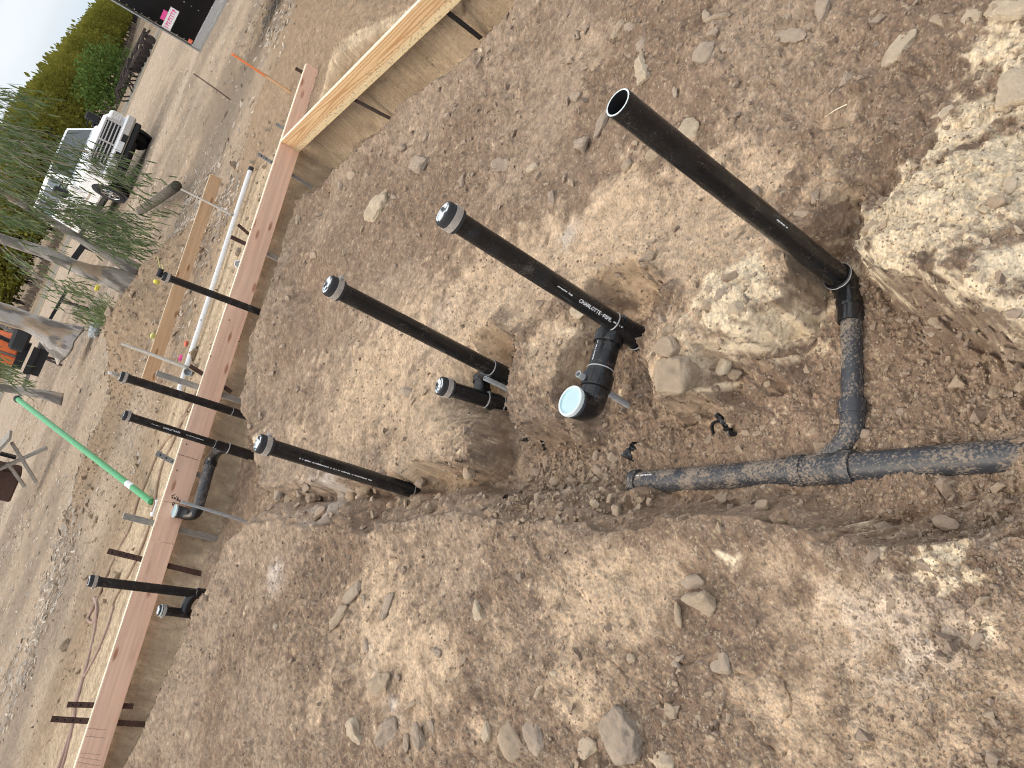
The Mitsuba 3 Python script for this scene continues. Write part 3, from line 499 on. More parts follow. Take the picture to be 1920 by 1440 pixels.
# riser A, open topped, nearest the camera, with its branch down to the main drain
a0 = at(1578, 524, -.110); a1 = above(a0, 1158, 192); kA = thing('standpipe', 'tall black open-topped pipe nearest the camera, leading into a dusty branch', 'pipe')
axA = unit(a1-a0)
m = lathe([(R2, 0), (R2, np.linalg.norm(a1-a0)-.001), (R2-.0008, np.linalg.norm(a1-a0))], a0, axA, 40); part(kA, 'riser', m, 'mat_abs', 35)
part(kA, 'rim', lathe([(R2-.0008, 0), (R2-.0042, .0001)], a1, axA, 40), 'mat_cap_rim', False, 'pale cut rim'); part(kA, 'bore', lathe([(R2-.0042, 0), (R2-.0044, -.5), (0, -.5)], a1+axA*.0001, axA, 40), 'mat_black', 35)
a_e = at(1596, 585, -.105)
part(kA, 'elbow', tube(bezier(a0+axA*.02, a0-axA*.045, a_e+unit(a0-a_e)*.055, a_e, 10), np.linspace(R2+.006, R2+.001, 10), 32), 'mat_abs', True); ring(kA, a0+axA*.022, axA, R2+.0065, w=.002, s=.0012)
a_f = at(1598, 768, -.112); dA = unit(a_f-a_e)
part(kA, 'branch_pipe', tube([a_e, (a_e+a_f)/2+[.006, 0, .002], a_f], R2*.84, 32), 'mat_abs_dirty', True); hub(kA, a_e-dA*.012, dA, R2*.88, .040); 
a_g = at(1578, 838, -.117); dG = unit(a_g-a_f); hub(kA, a_f-dA*.022, dA, R2*.86, .034, 'mat_abs_dirty')
part(kA, 'wye_elbow', tube(bezier(a_f, a_f+dA*.05, a_g-unit(at(1540, 868, -.128)-a_g)*.05, at(1545, 866, -.126), 10), np.linspace(R2*.98, R2*.86, 10), 28), 'mat_abs_dirty', True)
fine_print(kA, a1, a0, R2, .50, .0040, .5, 12)
# main drain in the trench
kM = thing('drain_pipe', 'long thick buried black drain pipe half covered in soil along the trench floor', 'pipe')
MZ = -.118; m_l = at(1190, 906, MZ-.010); m_r = at(1960, 850, MZ+.018); dm = unit(m_r-m_l)
part(kM, 'pipe', tube([m_l, (m_l+m_r)/2, m_r+dm*.3], RM, 40), 'mat_abs_dirty', True)
w0 = on_plane(1488, 885, m_l, np.cross(dm, [0, 0, 1.0])); 
def along_main(px): 
    best = min(np.linspace(0, np.linalg.norm(m_r-m_l), 400), key=lambda s: abs(proj(m_l+dm*s)[0]-px)); return m_l+dm*best
def proj(p):
    c = ROT.T @ (np.asarray(p)-EYE); return 960+FPX*c[0]/c[2], 720+FPX*c[1]/c[2]
hub(kM, along_main(1486), dm, RM+.001, .036, 'mat_abs_dirty'); hub(kM, along_main(1576), dm, RM+.001, .036, 'mat_abs_dirty'); hub(kM, along_main(1183), dm, RM+.001, .026, 'mat_abs_dirty', 'end_hub'); part(kM, 'end_cap', lathe([(R3*.84, 0), (R3*.6, -.004), (0, -.005)], along_main(1183), dm, 32), 'mat_abs_dirty', 35)
part(kM, 'wye_body', tube([along_main(1500), along_main(1540), along_main(1578)], RM+.004, 36), 'mat_abs_dirty', True)
fine_print(kM, along_main(1205), m_r, RM, .0, .005, .7, 14)

# assembly B: capped riser, tee, toilet arm
b0 = at(1220, 648, -.11); b1 = above(at(1165, 607, -.035), 836, 402); axB = unit(b1-b0); kB = thing('vent_riser', 'tall black capped pipe standing on the tee with the white-capped toilet arm', 'pipe')
part(kB, 'riser', riser_mesh(b0+axB*.10, b1, R2), 'mat_abs', 35); test_cap(kB, b1, axB, R2)
bt = at(1172, 612, -.03)
tb_ = on_plane(1172, 612, b0, np.cross(axB, [axB[1], -axB[0], 1])) if False else b0+axB*np.dot(bt-b0, axB)
part(kB, 'tee_body', tube([tb_+axB*.060, tb_, tb_-axB*.09], R2+.0055, 36), 'mat_abs', 35); part(kB, 'lower_hub', tube([tb_-axB*.028, tb_-axB*.06, tb_-axB*.20], R3*.93, 36), 'mat_abs', 35)
ring(kB, b0+axB*(np.dot(bt-b0, axB)+.082), axB, R2+.0005, w=.0025); ring(kB, tb_-axB*.030, axB, R3*.93, w=.003, s=.0022); ring(kB, tb_-axB*.083, axB, R3*.93, w=.003, s=.0022)
arm0 = tb_-axB*.012+unit(at(1120, 690, -.10)-tb_)*.02; e0, e1 = at(1143, 632, .030), at(1118, 722, .045); da = unit(e1-e0)
part(kB, 'sweep', tube(bezier(tb_-axB*.03, tb_+axB*.012+da*.0, e0-da*.045, e0+da*.004, 10), np.linspace(R3*.88, R3*.95, 10), 32), 'mat_abs', True)
part(kB, 'toilet_arm', tube([e0, (e0+e1)/2, e1], R3*.90, 36), 'mat_abs', True); hub(kB, e0-da*.012, da, R3*.90, .038); hub(kB, e1-da*.034, da, R3*.90+.0015, .046)
ring(kB, e1-da*.052, da, R3*.90, w=.002, s=.001)
c1 = at(1070, 752, .128); cdn = np.array([0.0, 0, 1]); cup = unit(cdn*1.0-da*.05); el = at(1104, 766, -.082)
part(kB, 'closet_elbow', tube(bezier(e1, e1+da*.060, c1-cup*.095, c1-cup*.008, 12), np.linspace(R3*.95, R3*1.03, 12), 36), 'mat_abs', True)
part(kB, 'closet_cap', lathe([(R3*1.04, -.010), (R3*1.08, -.009), (R3*1.10, .0), (R3*1.07, .004), (R3*.92, .004)], c1, cup, 40), 'mat_cap_rim', 35, 'white rim of the closet cap'); part(kB, 'knockout_disc', lathe([(R3*.92, .004), (R3*.89, -.001), (R3*.3, .0005), (0, .0005)], c1, cup, 40), 'mat_cap_white', 35, 'pale aqua knockout disc')
print_on(kB, 'CHARLOTTE-PIPE.', b1, b0, R2, np.linalg.norm(b1-b0)*.59, .0105, .0)
fine_print(kB, b1, b0, R2, np.linalg.norm(b1-b0)*.59-.085, .005, .0, 13); fine_print(kB, b1, b0, R2, np.linalg.norm(b1-b0)*.59+.140, .005, .0, 7)
fine_print(kB, e0, e1, R3*.90, .03, .004, -.9, 18)
def conduit(top, bot, zb, r, label, yy=None):
    b = at(*bot, zb); t = above(b, *top); k = thing('conduit_stake', label, 'stake'); ax = unit(t-b)
    part(k, 'tube', lathe([(r, -.12), (r, np.linalg.norm(t-b)), (r-.0025, np.linalg.norm(t-b)+.0002), (r-.0026, np.linalg.norm(t-b)-.05), (0, np.linalg.norm(t-b)-.05)], b, ax, 20), 'mat_conduit', 35)
conduit((1084, 701), (1188, 766), -.150, .0105, 'gray conduit stake bracing the white-capped toilet arm in the foreground')

# assembly C: riser, tee, short capped stub
cb = at(955, 708, -.11); ct = above(cb, 619, 536); kC = thing('vent_riser', 'tall black capped pipe linked by an S bend to a short capped stub', 'pipe'); axC = unit(ct-cb)
part(kC, 'riser', riser_mesh(cb-axC*.12, ct, R2), 'mat_abs', 35); test_cap(kC, ct, axC, R2)
t1 = cb+axC*.052; part(kC, 'tee_body', tube([cb+axC*.09, t1, cb-axC*.015], R2+.005, 32), 'mat_abs', 35); ring(kC, cb+axC*.098, axC, R2, w=.003); ring(kC, cb-axC*.0, axC, R2+.005, w=.003)
sb = at(935, 757, -.11); st = above(at(925, 755, -.10), 828, 724); axS = unit(st-sb)
part(kC, 'stub', riser_mesh(sb, st, R2), 'mat_abs', 35, 'short capped stub'); test_cap(kC, st, axS, R2); s1 = sb+axS*.035; part(kC, 'stub_tee', tube([s1+axS*.02, s1-axS*.03, s1-axS*.075], R2+.006, 32), 'mat_abs', 35); ring(kC, s1+axS*.024, axS, R2, w=.003); ring(kC, s1-axS*.045, axS, R2+.006, w=.003)
w1, w2 = at(904, 708, -.085), at(903, 735, -.088); dw = unit(w2-w1)
part(kC, 's_bend', tube(np.vstack([bezier(t1-axC*.02, t1+axC*.02, w1-dw*.02, w1, 7)[:-1], bezier(w2, w2+dw*.025, s1+axS*.01, s1-axS*.035, 7)]), R2+.003, 30), 'mat_abs', True); hub(kC, w1-dw*.004, dw, R2+.002, .026); hub(kC, w2-dw*.012, dw, R2+.002, .022)
conduit((909, 709), (956, 731), -.10, .0095, 'gray conduit stake standing beside the S bend of the second riser')

# D, capped, in the far part of the trench
def plain_riser(base, zb, top, r, label, ringpx=None, down=.15, cap=True):
    b = at(*base, zb); t = above(b, *top); k = thing('vent_riser', label, 'pipe'); ax = unit(t-b)
    part(k, 'riser', riser_mesh(b-ax*down, t, r), 'mat_abs', 35)
    if cap: test_cap(k, t, ax, r)
    if ringpx: ring(k, b+ax*ringpx, ax, r, w=.002)
    return k, b, t, ax
kD, dB, dT, axD = plain_riser((792, 926), -.125, (488, 832), R2, 'black capped pipe standing alone at the far end of the trench', .055); hub(kD, dB-axD*.03, axD, R2, .08)
fine_print(kD, dT, dB, R2, .15, .006, -.30, 55); part(kD, 'sticker', cat([boxm(dT+(dB-dT)*.17+cam_dir(dT)*(R2+.0004), [unit(dB-dT), np.cross(unit(dB-dT), cam_dir(dT)), cam_dir(dT)], (.014, .006, .0004))]), 'mat_conduit')
# E with toilet arm in front of the boards
kE, eB, eT, axE = plain_riser((420, 838), -.15, (234, 779), R2, 'black capped pipe with a long drooping toilet arm in front of the reddish board', .075, .35)
print_on(kE, 'CHARLOTTE PIPE', eT, eB, R2, .26, .0105, .05); fine_print(kE, eT, eB, R2, .43, .006, .05, 22); fine_print(kE, eT, eB, R2, .18, .006, .05, 9)
x0 = eB+axE*.03; g0, g1 = at(395, 868, -.17), at(372, 948, -.17); dg = unit(g1-g0)
part(kE, 'tee_body', tube([eB+axE*.055, eB, eB-axE*.06], R2+.006, 30), 'mat_abs', 35); part(kE, 'tee_lower', tube([eB-axE*.02, eB-axE*.05, eB-axE*.2], R3*.9, 30), 'mat_abs', 35); ring(kE, eB-axE*.03, axE, R3*.9, w=.0035, s=.0025)
part(kE, 'sweep', tube(bezier(eB-axE*.05, eB+axE*.02, g0-dg*.09, g0, 9), np.linspace(R3*.88, R3*.98, 9), 28), 'mat_abs', True)
part(kE, 'toilet_arm', tube([g0, (g0+g1)/2, g1], R3*.96, 32), 'mat_abs_dirty', True, 'dusty sloping toilet arm'); hub(kE, g0-dg*.02, dg, R3*.97, .04)
gc = at(327, 958, -.045); gu = unit(np.array([0.0, -.05, 1]))
part(kE, 'closet_elbow', tube(bezier(g1, g1+dg*.10, gc-gu*.13, gc-gu*.006, 12), np.linspace(R3*1.0, R3*1.1, 12), 32), 'mat_abs', True)
part(kE, 'closet_cap', lathe([(R3*1.1, -.010), (R3*1.15, -.008), (R3*1.15, .002), (R3*1.0, .003)], gc, gu, 36), 'mat_cap_rim', 35, 'white rim of the closet cap'); part(kE, 'knockout_disc', lathe([(R3*1.0, .003), (R3*.96, -.001), (0, 0)], gc, gu, 36), 'mat_cap_white', 35, 'pale aqua knockout disc')
b = at(455, 975, -.45); conduit((340, 941), (456, 976), -.42, .011, 'gray conduit stake bracing the toilet arm in front of the reddish board')
# F with gauge plug, G with yellow gauge, H with stub
kF, fB, fT, axF = plain_riser((447, 775), -.14, (228, 706), R2, 'black capped pipe with a brass test plug on top, between two other risers', .05, .3)
part(kF, 'test_plug', cat([tube([fT+axF*.01, fT+axF*.03], .013, 12), tube([fT+axF*.03, fT+axF*.052], .018, 10), tube([fT+axF*.052, fT+axF*.066], .012, 10)]), 'mat_band', 30); part(kF, 'plug_stem', tube([fT+axF*.064, fT+axF*.085], .009, 10), 'mat_paper', 30, 'white plug tip')
kG, gB, gT, axG = plain_riser((505, 592), -.03, (308, 518), R15*1.04, 'black pipe farthest right of those at the long board, with a yellow-ended valve on top', .03, .12); hub(kG, gB-axG*.02, axG, R15*1.04, .045)
sx = unit(np.cross(axG, cam_dir(gT))); q = gT+axG*.02
part(kG, 'valve_body', cat([tube([gT, gT+axG*.03], .014, 12), tube([q+axG*.012-sx*.018, q+axG*.012+sx*.042], .018, 14)]), 'mat_black', 30)
s_ = 1 if proj(q+sx*.1)[1] > proj(q)[1] else -1
part(kG, 'valve_knob', lathe([(0, -.004), (.016, -.003), (.020, .006), (.018, .018), (.010, .024), (0, .026)], q+axG*.012+sx*s_*.044, sx*s_, 16), 'mat_yellow', True, 'yellow knob'); part(kG, 'valve_tip', lathe([(.010, 0), (.013, .008), (.008, .018), (.003, .02), (.002, .10), (0, .105)], q+axG*.012-sx*s_*.020, unit(-sx*s_+axG*.55), 12), 'mat_yellow_pale', True, 'pale yellow tip')
kH, hB, hT, axH = plain_riser((372, 1113), -.14, (170, 1089), R2, 'black capped pipe nearest the lower left, with a short capped stub beside it', .02, .3); hub(kH, hB-axH*.04, axH, R2, .06)
hs = at(357, 1150, -.14); ht = above(hs, 300, 1144); part(kH, 'stub', riser_mesh(hs-[0, 0, .2], ht, R2*.98), 'mat_abs', 35, 'short capped stub'); test_cap(kH, ht, unit(ht-hs), R2*.98); part(kH, 'stub_cap_rim', lathe([(R2+.0065, -.008), (R2+.0085, -.007), (R2+.0085, .0), (R2+.0065, .001)], ht, unit(ht-hs), 30), 'mat_cap_rim', 35)
part(kH, 's_bend', tube(bezier(hB+axH*.0, hB+[0, 0, .05], hs+[0, 0, .06], hs+[0, 0, .02], 8), R2+.003, 26), 'mat_abs', True); ring(kH, hs+[0, 0, .028], (0, 0, 1), R2, w=.004)

# white pipe, green pipe, hoses
kW = thing('white_pipe', 'long white plastic pipe lying on the sand along the boards', 'pipe')
w_a, w_b = at(338, 726, -.045), at(470, 318, -.03); part(kW, 'tube', tube(spline([w_a, at(352, 682, -.045), at(400, 535, -.045), at(433, 432, -.042), w_b], 6), .026, 28), 'mat_pvc_white', True); dW = unit(w_b-w_a); part(kW, 'end_band', tube([w_b-dW*.02, w_b+dW*.025], .0275, 24), 'mat_rubber', 30, 'dark end')
wa2 = w_a-dW*.01; part(kW, 'open_end', tube([wa2+u1*.0, wa2-dW*.07+[.03, -.03, -.005]], .026, 24), 'mat_pvc_white', 30)
kGp = thing('green_pipe', 'long bright green pipe propped on a trestle and running down to the sand', 'pipe')
gp0, gp1 = at(284, 941, -.06), None
gp1 = ahead(34, 749, 13.2)
part(kGp, 'tube', tube([gp0, (gp0+gp1)/2, gp1], [.028, .033, .039], 28), 'mat_green', True); gd = unit(gp1-gp0); part(kGp, 'end_collar', tube([gp1-gd*.02, gp1+gd*.10], .052, 24), 'mat_rubber', 30, 'dark end collar')
lp = gp0+(gp1-gp0)*.085; part(kGp, 'label_sticker', lathe([(.0298, 0), (.0304, .17)], lp, gd, 24), 'mat_paper', True, 'white label sticker')
kV = thing('white_fitting', 'small white plastic fitting on the sand behind the board below the green pipe', 'fitting'); p = at(291, 952, -.05); part(kV, 'body', cat([tube([p-u1*.06, p+u1*.06], .010, 14), tube([p-u1*.075, p-u1*.045], .017, 16), tube([p+u1*.045, p+u1*.065], .017, 16), tube([p-u1*.05, p-u1*.05+o1*.05], .014, 14)]), 'mat_pvc_white', 35)
kc = thing('white_disc', 'small round white pipe lid on the sand behind the long board', 'lid'); p = at(447, 495, .0); c_ = cam_dir(p); part(kc, 'rim', lathe([(.038, -.03), (.038, 0), (.032, .003), (.028, .001)], p, c_, 24), 'mat_pvc_white', 35); part(kc, 'face', lathe([(.028, .001), (.02, -.002), (0, -.002)], p, c_, 24), 'mat_conduit', 35)
def hose(pxs, z, r, bsdf, label):
    P = []
    for p in pxs:
        q = at(*p, z); P.append([q[0], q[1], gz(q[0], q[1])+r*0.6])
    k = thing('garden_hose', label, 'hose'); put(k, tube(spline(P, 8), r, 12), bsdf, True); labels[k]['label'] = label
hose([(395, 680), (372, 735), (340, 790), (305, 832), (290, 858), (268, 910), (255, 938), (240, 985), (222, 1020), (198, 1075), (188, 1100), (176, 1130)], -.07, .014, 'mat_hose', 'tan hose under the green pipe, farther of the two along the boards')
hose([(452, 520), (430, 575), (415, 622), (398, 668), (380, 705), (350, 765), (322, 828), (303, 865), (291, 910), (285, 945), (275, 985), (258, 1032), (240, 1070), (215, 1112), (205, 1135)], -.065, .013, 'mat_hose', 'tan half-buried hose running close behind the long board')
hose([(175, 1120), (170, 1140), (163, 1160), (168, 1166), (176, 1150), (177, 1128), (172, 1120), (176, 1140), (172, 1180), (160, 1235), (148, 1280), (137, 1325), (128, 1370), (112, 1420), (95, 1470)], -.065, .012, 'mat_hose_pink', 'pinkish hose with a small loop behind the lower board')
hose([(207, 1135), (197, 1170), (180, 1215), (165, 1245), (148, 1275), (138, 1310), (133, 1350), (122, 1400), (108, 1450), (100, 1480)], -.065, .011, 'mat_hose_pink', 'pinkish hose crossing beside the looped one')

# ------------------------------------------------------------------ stones and clods
def hull_mesh(n, sc, rg, sub=0, amp=0.10):
    p = rg.normal(size=(n, 3)); p /= np.linalg.norm(p, axis=1, keepdims=True); p *= (0.82+0.36*rg.random((n, 1))); p = np.sign(p)*np.abs(p)**0.75*np.asarray(sc)
    hl = ConvexHull(p); V, F = p[hl.vertices], None; idx = -np.ones(n, int); idx[hl.vertices] = np.arange(len(hl.vertices)); F = idx[hl.simplices]
    m = trimesh.Trimesh(V, F, process=False); trimesh.repair.fix_normals(m)
    if sub:
        size = float(np.mean(sc)); m.merge_vertices(); m = m.subdivide().subdivide(); m = m.subdivide() if size > .045 else m; m.merge_vertices(); trimesh.smoothing.filter_laplacian(m, lamb=0.35, iterations=2)
        q = np.array(m.vertices); o = rg.random(3)*50; nn = np.array(m.vertex_normals)
        m.vertices = q+nn*((meshkit.fbm(q/size*1.4+o, 3)-0.5)*amp*2.2*size+(meshkit.fbm(q/size*4.5+o, 4)-0.5)*amp*1.9*size)[:, None]
    return np.array(m.vertices), np.array(m.faces)
#            px   py  long wide rot  tall  kind     label
ROCKS = [(1172, 1378, 104, 88, 70, .50, 'gray', 'large domed gray rock at the bottom edge, biggest stone on the near bank'),
 (1003, 1376, 72, 46, 75, .35, 'gray', 'long pale gray stone left of the large domed gray rock'), (1310, 1136, 64, 54, 10, .5, 'tan', 'rounded blocky tan stone with a sliver leaning against its left side'),
 (1271, 1151, 50, 20, 75, .5, 'tan', 'thin pale sliver of stone against the rounded blocky tan stone'), (1301, 1092, 46, 34, 20, .4, 'gray', 'grayish stone just above the rounded blocky tan stone'),
 (1355, 1250, 54, 42, 60, .3, 'gray', 'half-buried gray stone right of the near bank pebbles'), (1246, 1424, 58, 44, 0, .5, 'cream', 'cream crusted stone at the bottom edge right of the large domed rock'),
 (1011, 1297, 38, 18, -40, .5, 'tan', 'narrow slanting tan stone lying between small chips on the near bank'), (1041, 1264, 20, 16, 60, .6, 'cream', 'tiny pale triangular stone above the narrow slanting stone'),
 (1187, 1235, 22, 20, 0, .6, 'tan', 'small lone tan stone in the middle of the smooth near bank'), (1257, 1333, 34, 28, 30, .4, 'tan', 'ochre stone in gravel upper right of the large domed rock'),
 (1103, 1402, 40, 36, 0, .4, 'cream', 'cream spotted stone touching lower left of the large domed rock'), (956, 1392, 66, 58, 60, .45, 'tan', 'big brownish stone at the bottom edge left of the long pale stone'),
 (916, 1372, 36, 30, 80, .5, 'cream', 'yellowish stone tucked against the big brownish stone'), (713, 1284, 58, 46, 5, .30, 'tan', 'flat half-sunk tan stone beside the small white powder spot'),
 (668, 1371, 50, 36, 70, .45, 'cream', 'yellow crusted stone, left one of a row of three near the bottom'), (727, 1376, 56, 48, -35, .5, 'gray', 'faceted gray stone, middle of a row of three near the bottom'),
 (788, 1381, 46, 32, 80, .5, 'gray', 'upright block of gray stone, right end of a row of three near the bottom'), (765, 1394, 34, 16, 85, .5, 'gray', 'narrow gray chip wedged between two of the three stones in a row'),
 (811, 1361, 24, 14, 75, .5, 'gray', 'small dark chip above the upright gray block'), (666, 1112, 46, 30, -50, .45, 'gray', 'angular gray stone at the top of a little group on the left bank'),
 (639, 1157, 46, 27, -60, .5, 'tan', 'oblong tan stone at the lower end of a little group on the left bank'), (683, 1124, 30, 10, 70, .5, 'gray', 'thin gray splinter in the little group on the left bank'),
 (729, 1132, 66, 32, -75, .25, 'gray', 'long flat light gray slab right of a little stone group on the left bank'), (688, 1212, 24, 12, 80, .6, 'gray', 'small lone splinter in the middle of the left bank'),
 (521, 1176, 16, 14, 0, .6, 'gray', 'small gray pebble far left on the bank'), (896, 1145, 38, 26, 70, .4, 'cream', 'half-buried cream stone on the near bank under the far trench'), (870, 1236, 28, 20, -60, .5, 'tan', 'dark edged small stone on the near bank left of the middle'),
 (822, 1223, 26, 16, 40, .5, 'gray', 'small gray stone with a pale flat neighbour on the left bank'), (771, 1322, 26, 13, -30, .5, 'tan', 'small flat chip right of the white powder spot'),
 (1207, 133, 58, 36, 80, .45, 'cream', 'long cream stone standing out above the open-topped pipe'), (1206, 86, 40, 26, 70, .45, 'gray', 'gray stone directly above the long cream stone'), (1348, 38, 38, 30, 0, .5, 'tan', 'rounded tan stone near the top edge, above a large flat one'),
 (1327, 102, 52, 46, 20, .35, 'gray', 'large flat brownish gray stone near the top edge'), (1338, 64, 24, 20, 0, .5, 'gray', 'small dark stone between the rounded tan and the large flat stone'), (1326, 33, 30, 18, 60, .5, 'gray', 'slim stone touching the rounded tan stone at the top edge'),
 (1097, 273, 34, 32, 0, .55, 'gray', 'triangular gray stone left of the open-topped pipe'), (1128, 236, 54, 24, -65, .5, 'gray', 'long pointed gray stone beside the mouth of the open-topped pipe'), (1293, 245, 50, 42, 10, .5, 'cream', 'angular cream stone behind the open-topped pipe'),
 (1229, 292, 42, 32, -40, .45, 'tan', 'tan stone just below the open-topped pipe'), (1177, 313, 26, 22, -50, .5, 'tan', 'small tan stone with a dark pit between two risers'), (1267, 172, 24, 13, 80, .4, 'gray', 'small thin gray stone right of the long cream stone'),
 (1083, 182, 22, 18, 0, .6, 'gray', 'small gray stone left of the pipe mouth'), (1000, 317, 22, 18, -20, .6, 'cream', 'small pale stone halfway between the corner and the open-topped pipe'), (1160, 57, 40, 22, -60, .4, 'tan', 'ochre faced stone high above the pipe mouth'), (1181, 53, 24, 18, 10, .5, 'gray', 'small gray stone beside the ochre faced one'),
 (940, 311, 36, 32, 0, .5, 'gray', 'pale gray stone above dark crumbs, left of the open-topped pipe'), (790, 312, 40, 36, 10, .5, 'gray', 'rounded gray lump near the pit below the board corner'), (708, 392, 62, 46, -50, .35, 'cream', 'yellowish stone stuck in the soil above the second capped pipe'),
 (1690, 92, 78, 48, -60, .45, 'cream', 'big cream and tan boulder in the upper right'), (1543, 18, 50, 40, 60, .35, 'gray', 'flat gray stone at the top edge right of centre'), (1482, 66, 64, 30, 10, .3, 'gray', 'low dusty gray slab in the upper right soil'), (1590, 153, 32, 22, -50, .6, 'gray', 'dark purplish crumbly stone below the low dusty slab'),
 (1762, 42, 34, 28, 10, .5, 'tan', 'tan stone in the row toward the top right corner'), (1823, 38, 28, 34, 30, .5, 'cream', 'pale pointed stone between tan stones by the top right corner'), (1889, 24, 84, 48, 0, .45, 'cream', 'cream slab cut off by the top right corner'), (1915, 168, 104, 84, 80, .35, 'cream', 'rounded spotted cream boulder cut by the right edge'),
 (1776, 212, 34, 22, -40, .5, 'cream', 'broken cream stone left of the spotted boulder'), (1636, 429, 40, 26, -15, .55, 'tan', 'oval tan stone on the rim of the bank by the branch pipe'), (1654, 452, 18, 10, -10, .5, 'cream', 'small white chip below the oval tan stone'), (1677, 480, 28, 18, 5, .5, 'cream', 'white chip in the middle of the cream bank'),
 (1577, 371, 28, 24, 10, .5, 'tan', 'pale tan stone in the hollow right of the standpipe'), (1607, 412, 22, 16, 80, .5, 'gray', 'small brown stone at the foot of the bank beside the hollow'), (1503, 400, 26, 22, 0, .4, 'tan', 'round reddish stone embedded left of the hollow'),
 (1762, 601, 52, 44, 30, .55, 'tan', 'faceted tan stone under the undercut bank'), (1750, 622, 30, 22, 20, .5, 'gray', 'dark stone against the faceted shiny one'), (1723, 598, 28, 20, 10, .5, 'gray', 'brown stone left of the faceted shiny one'), (1605, 708, 20, 16, -10, .6, 'tan', 'small tan stone lying on the branch pipe'),
 (1626, 815, 24, 24, 0, .6, 'brown', 'brown clod beside the elbow of the branch'), (1371, 794, 20, 18, 10, .6, 'tan', 'ochre pebble touching the black plastic scraps'), (1426, 808, 30, 18, -25, .6, 'tan', 'oblong pebble right of the black plastic scraps'), (1400, 812, 18, 14, 0, .6, 'tan', 'small pebble between the scraps and the oblong pebble'),
 (1430, 950, 32, 26, -20, .6, 'tan', 'tan stone on the lower trench edge under the drain pipe'), (1773, 982, 44, 30, 15, .3, 'brown', 'flat muddy clod below the drain pipe at right'), (1090, 585, 50, 32, 0, .45, 'cream', 'cream stone directly below the tall riser with white letters'), (1084, 622, 34, 16, -50, .4, 'tan', 'thin flat tan stone left of the toilet arm'),
 (1218, 486, 36, 24, -55, .5, 'tan', 'gray tan stone perched at the top of the hole behind the tee'), (1038, 372, 24, 18, 80, .6, 'gray', 'small gray stone above the tall lettered riser'), (1256, 652, 56, 44, 20, .5, 'tan', 'broken tan block on the lump right of the tee'), (1278, 712, 96, 84, 20, .50, 'tan', 'large split tan block at the trench end of the lump'),
 (1360, 690, 22, 40, 20, .5, 'cream', 'pale stone in the shade of the lump above the trench'), (1376, 702, 32, 24, 20, .5, 'tan', 'ochre stone beside the pale one under the lump'), (1380, 578, 34, 28, 0, .5, 'cream', 'cream cobble on top of the lump'), (1352, 552, 34, 20, -30, .5, 'gray', 'gray flat stone on top of the lump'),
 (882, 880, 40, 26, 85, .55, 'tan', 'upright tan clod in the trench right of the lone capped pipe'), (661, 933, 26, 24, 30, .6, 'tan', 'ochre stone left of the lone capped pipe in the trench'), (684, 918, 32, 28, 0, .6, 'tan', 'biggest stone of the cluster left of the lone capped pipe'), (724, 931, 28, 14, 80, .5, 'gray', 'thin upright stone under the lone capped pipe'),
 (820, 938, 28, 16, -55, .5, 'tan', 'small slanting stone right of the foot of the lone capped pipe'), (790, 906, 22, 22, 0, .6, 'brown', 'dark clod behind the foot of the lone capped pipe'), (590, 932, 34, 30, 0, .5, 'brown', 'dark clod at the far end of the trench'), (601, 962, 34, 22, -40, .5, 'brown', 'dark clod on the near edge of the far trench'),
 (366, 664, 32, 26, 75, .6, 'tan', 'flat brown stone resting against the white pipe'), (248, 553, 22, 14, -30, .5, 'tan', 'pale stone on the face of the earth mound'), (377, 470, 16, 12, 0, .6, 'tan', 'clod between the narrow board and the white pipe'),
 (448, 473, 22, 14, 70, .5, 'brown', 'clod tucked behind the board beside the white cap'), (181, 976, 18, 14, 20, .5, 'tan', 'pale clod on the sand left of the green pipe')]
RK = np.array([(r[0], r[1]) for r in ROCKS], float); RP = hits(RK); RW = []
def lay_rock(p, a, b, rot, tall, kind, rg, key, small=False):
    """a stone of the given long and short size in pixels, seen from the camera, sunk into the ground at p"""
    dist = (p-EYE)@_fw; s = dist/FPX; dirx = at(*(np.array(proj(p))+[math.cos(math.radians(rot))*10, math.sin(math.radians(rot))*10]), p[2])-p; dirx[2] = 0; dirx = unit(dirx)
    view = unit(p-EYE); sq = max(0.45, abs(view[2])); L, W = a*s/2, b*s/2
    L = L*(1+(1/sq-1)*0.5*abs(dirx@unit(view*[1, 1, 0]))); H = max(tall*W, 0.35*W)
    V, F = hull_mesh(13 if small else 20, (L, W, H), rg, 0 if small else 1, .17)
    R = np.array([dirx, np.cross([0, 0, 1.0], dirx), [0, 0, 1.0]]); V = V@R
    put(key, (V+p+[0, 0, H*0.30], F), f'mat_rock_{kind}', 40 if not small else False)
for r, p in zip(ROCKS, RP):
    k = numbered('stone'); lay_rock(p, r[2], r[3], r[4], r[5]*1.45, r[6], np.random.default_rng(int(r[0]*7+r[1])), k); labels[k] = {'label': r[7], 'category': 'stone'}
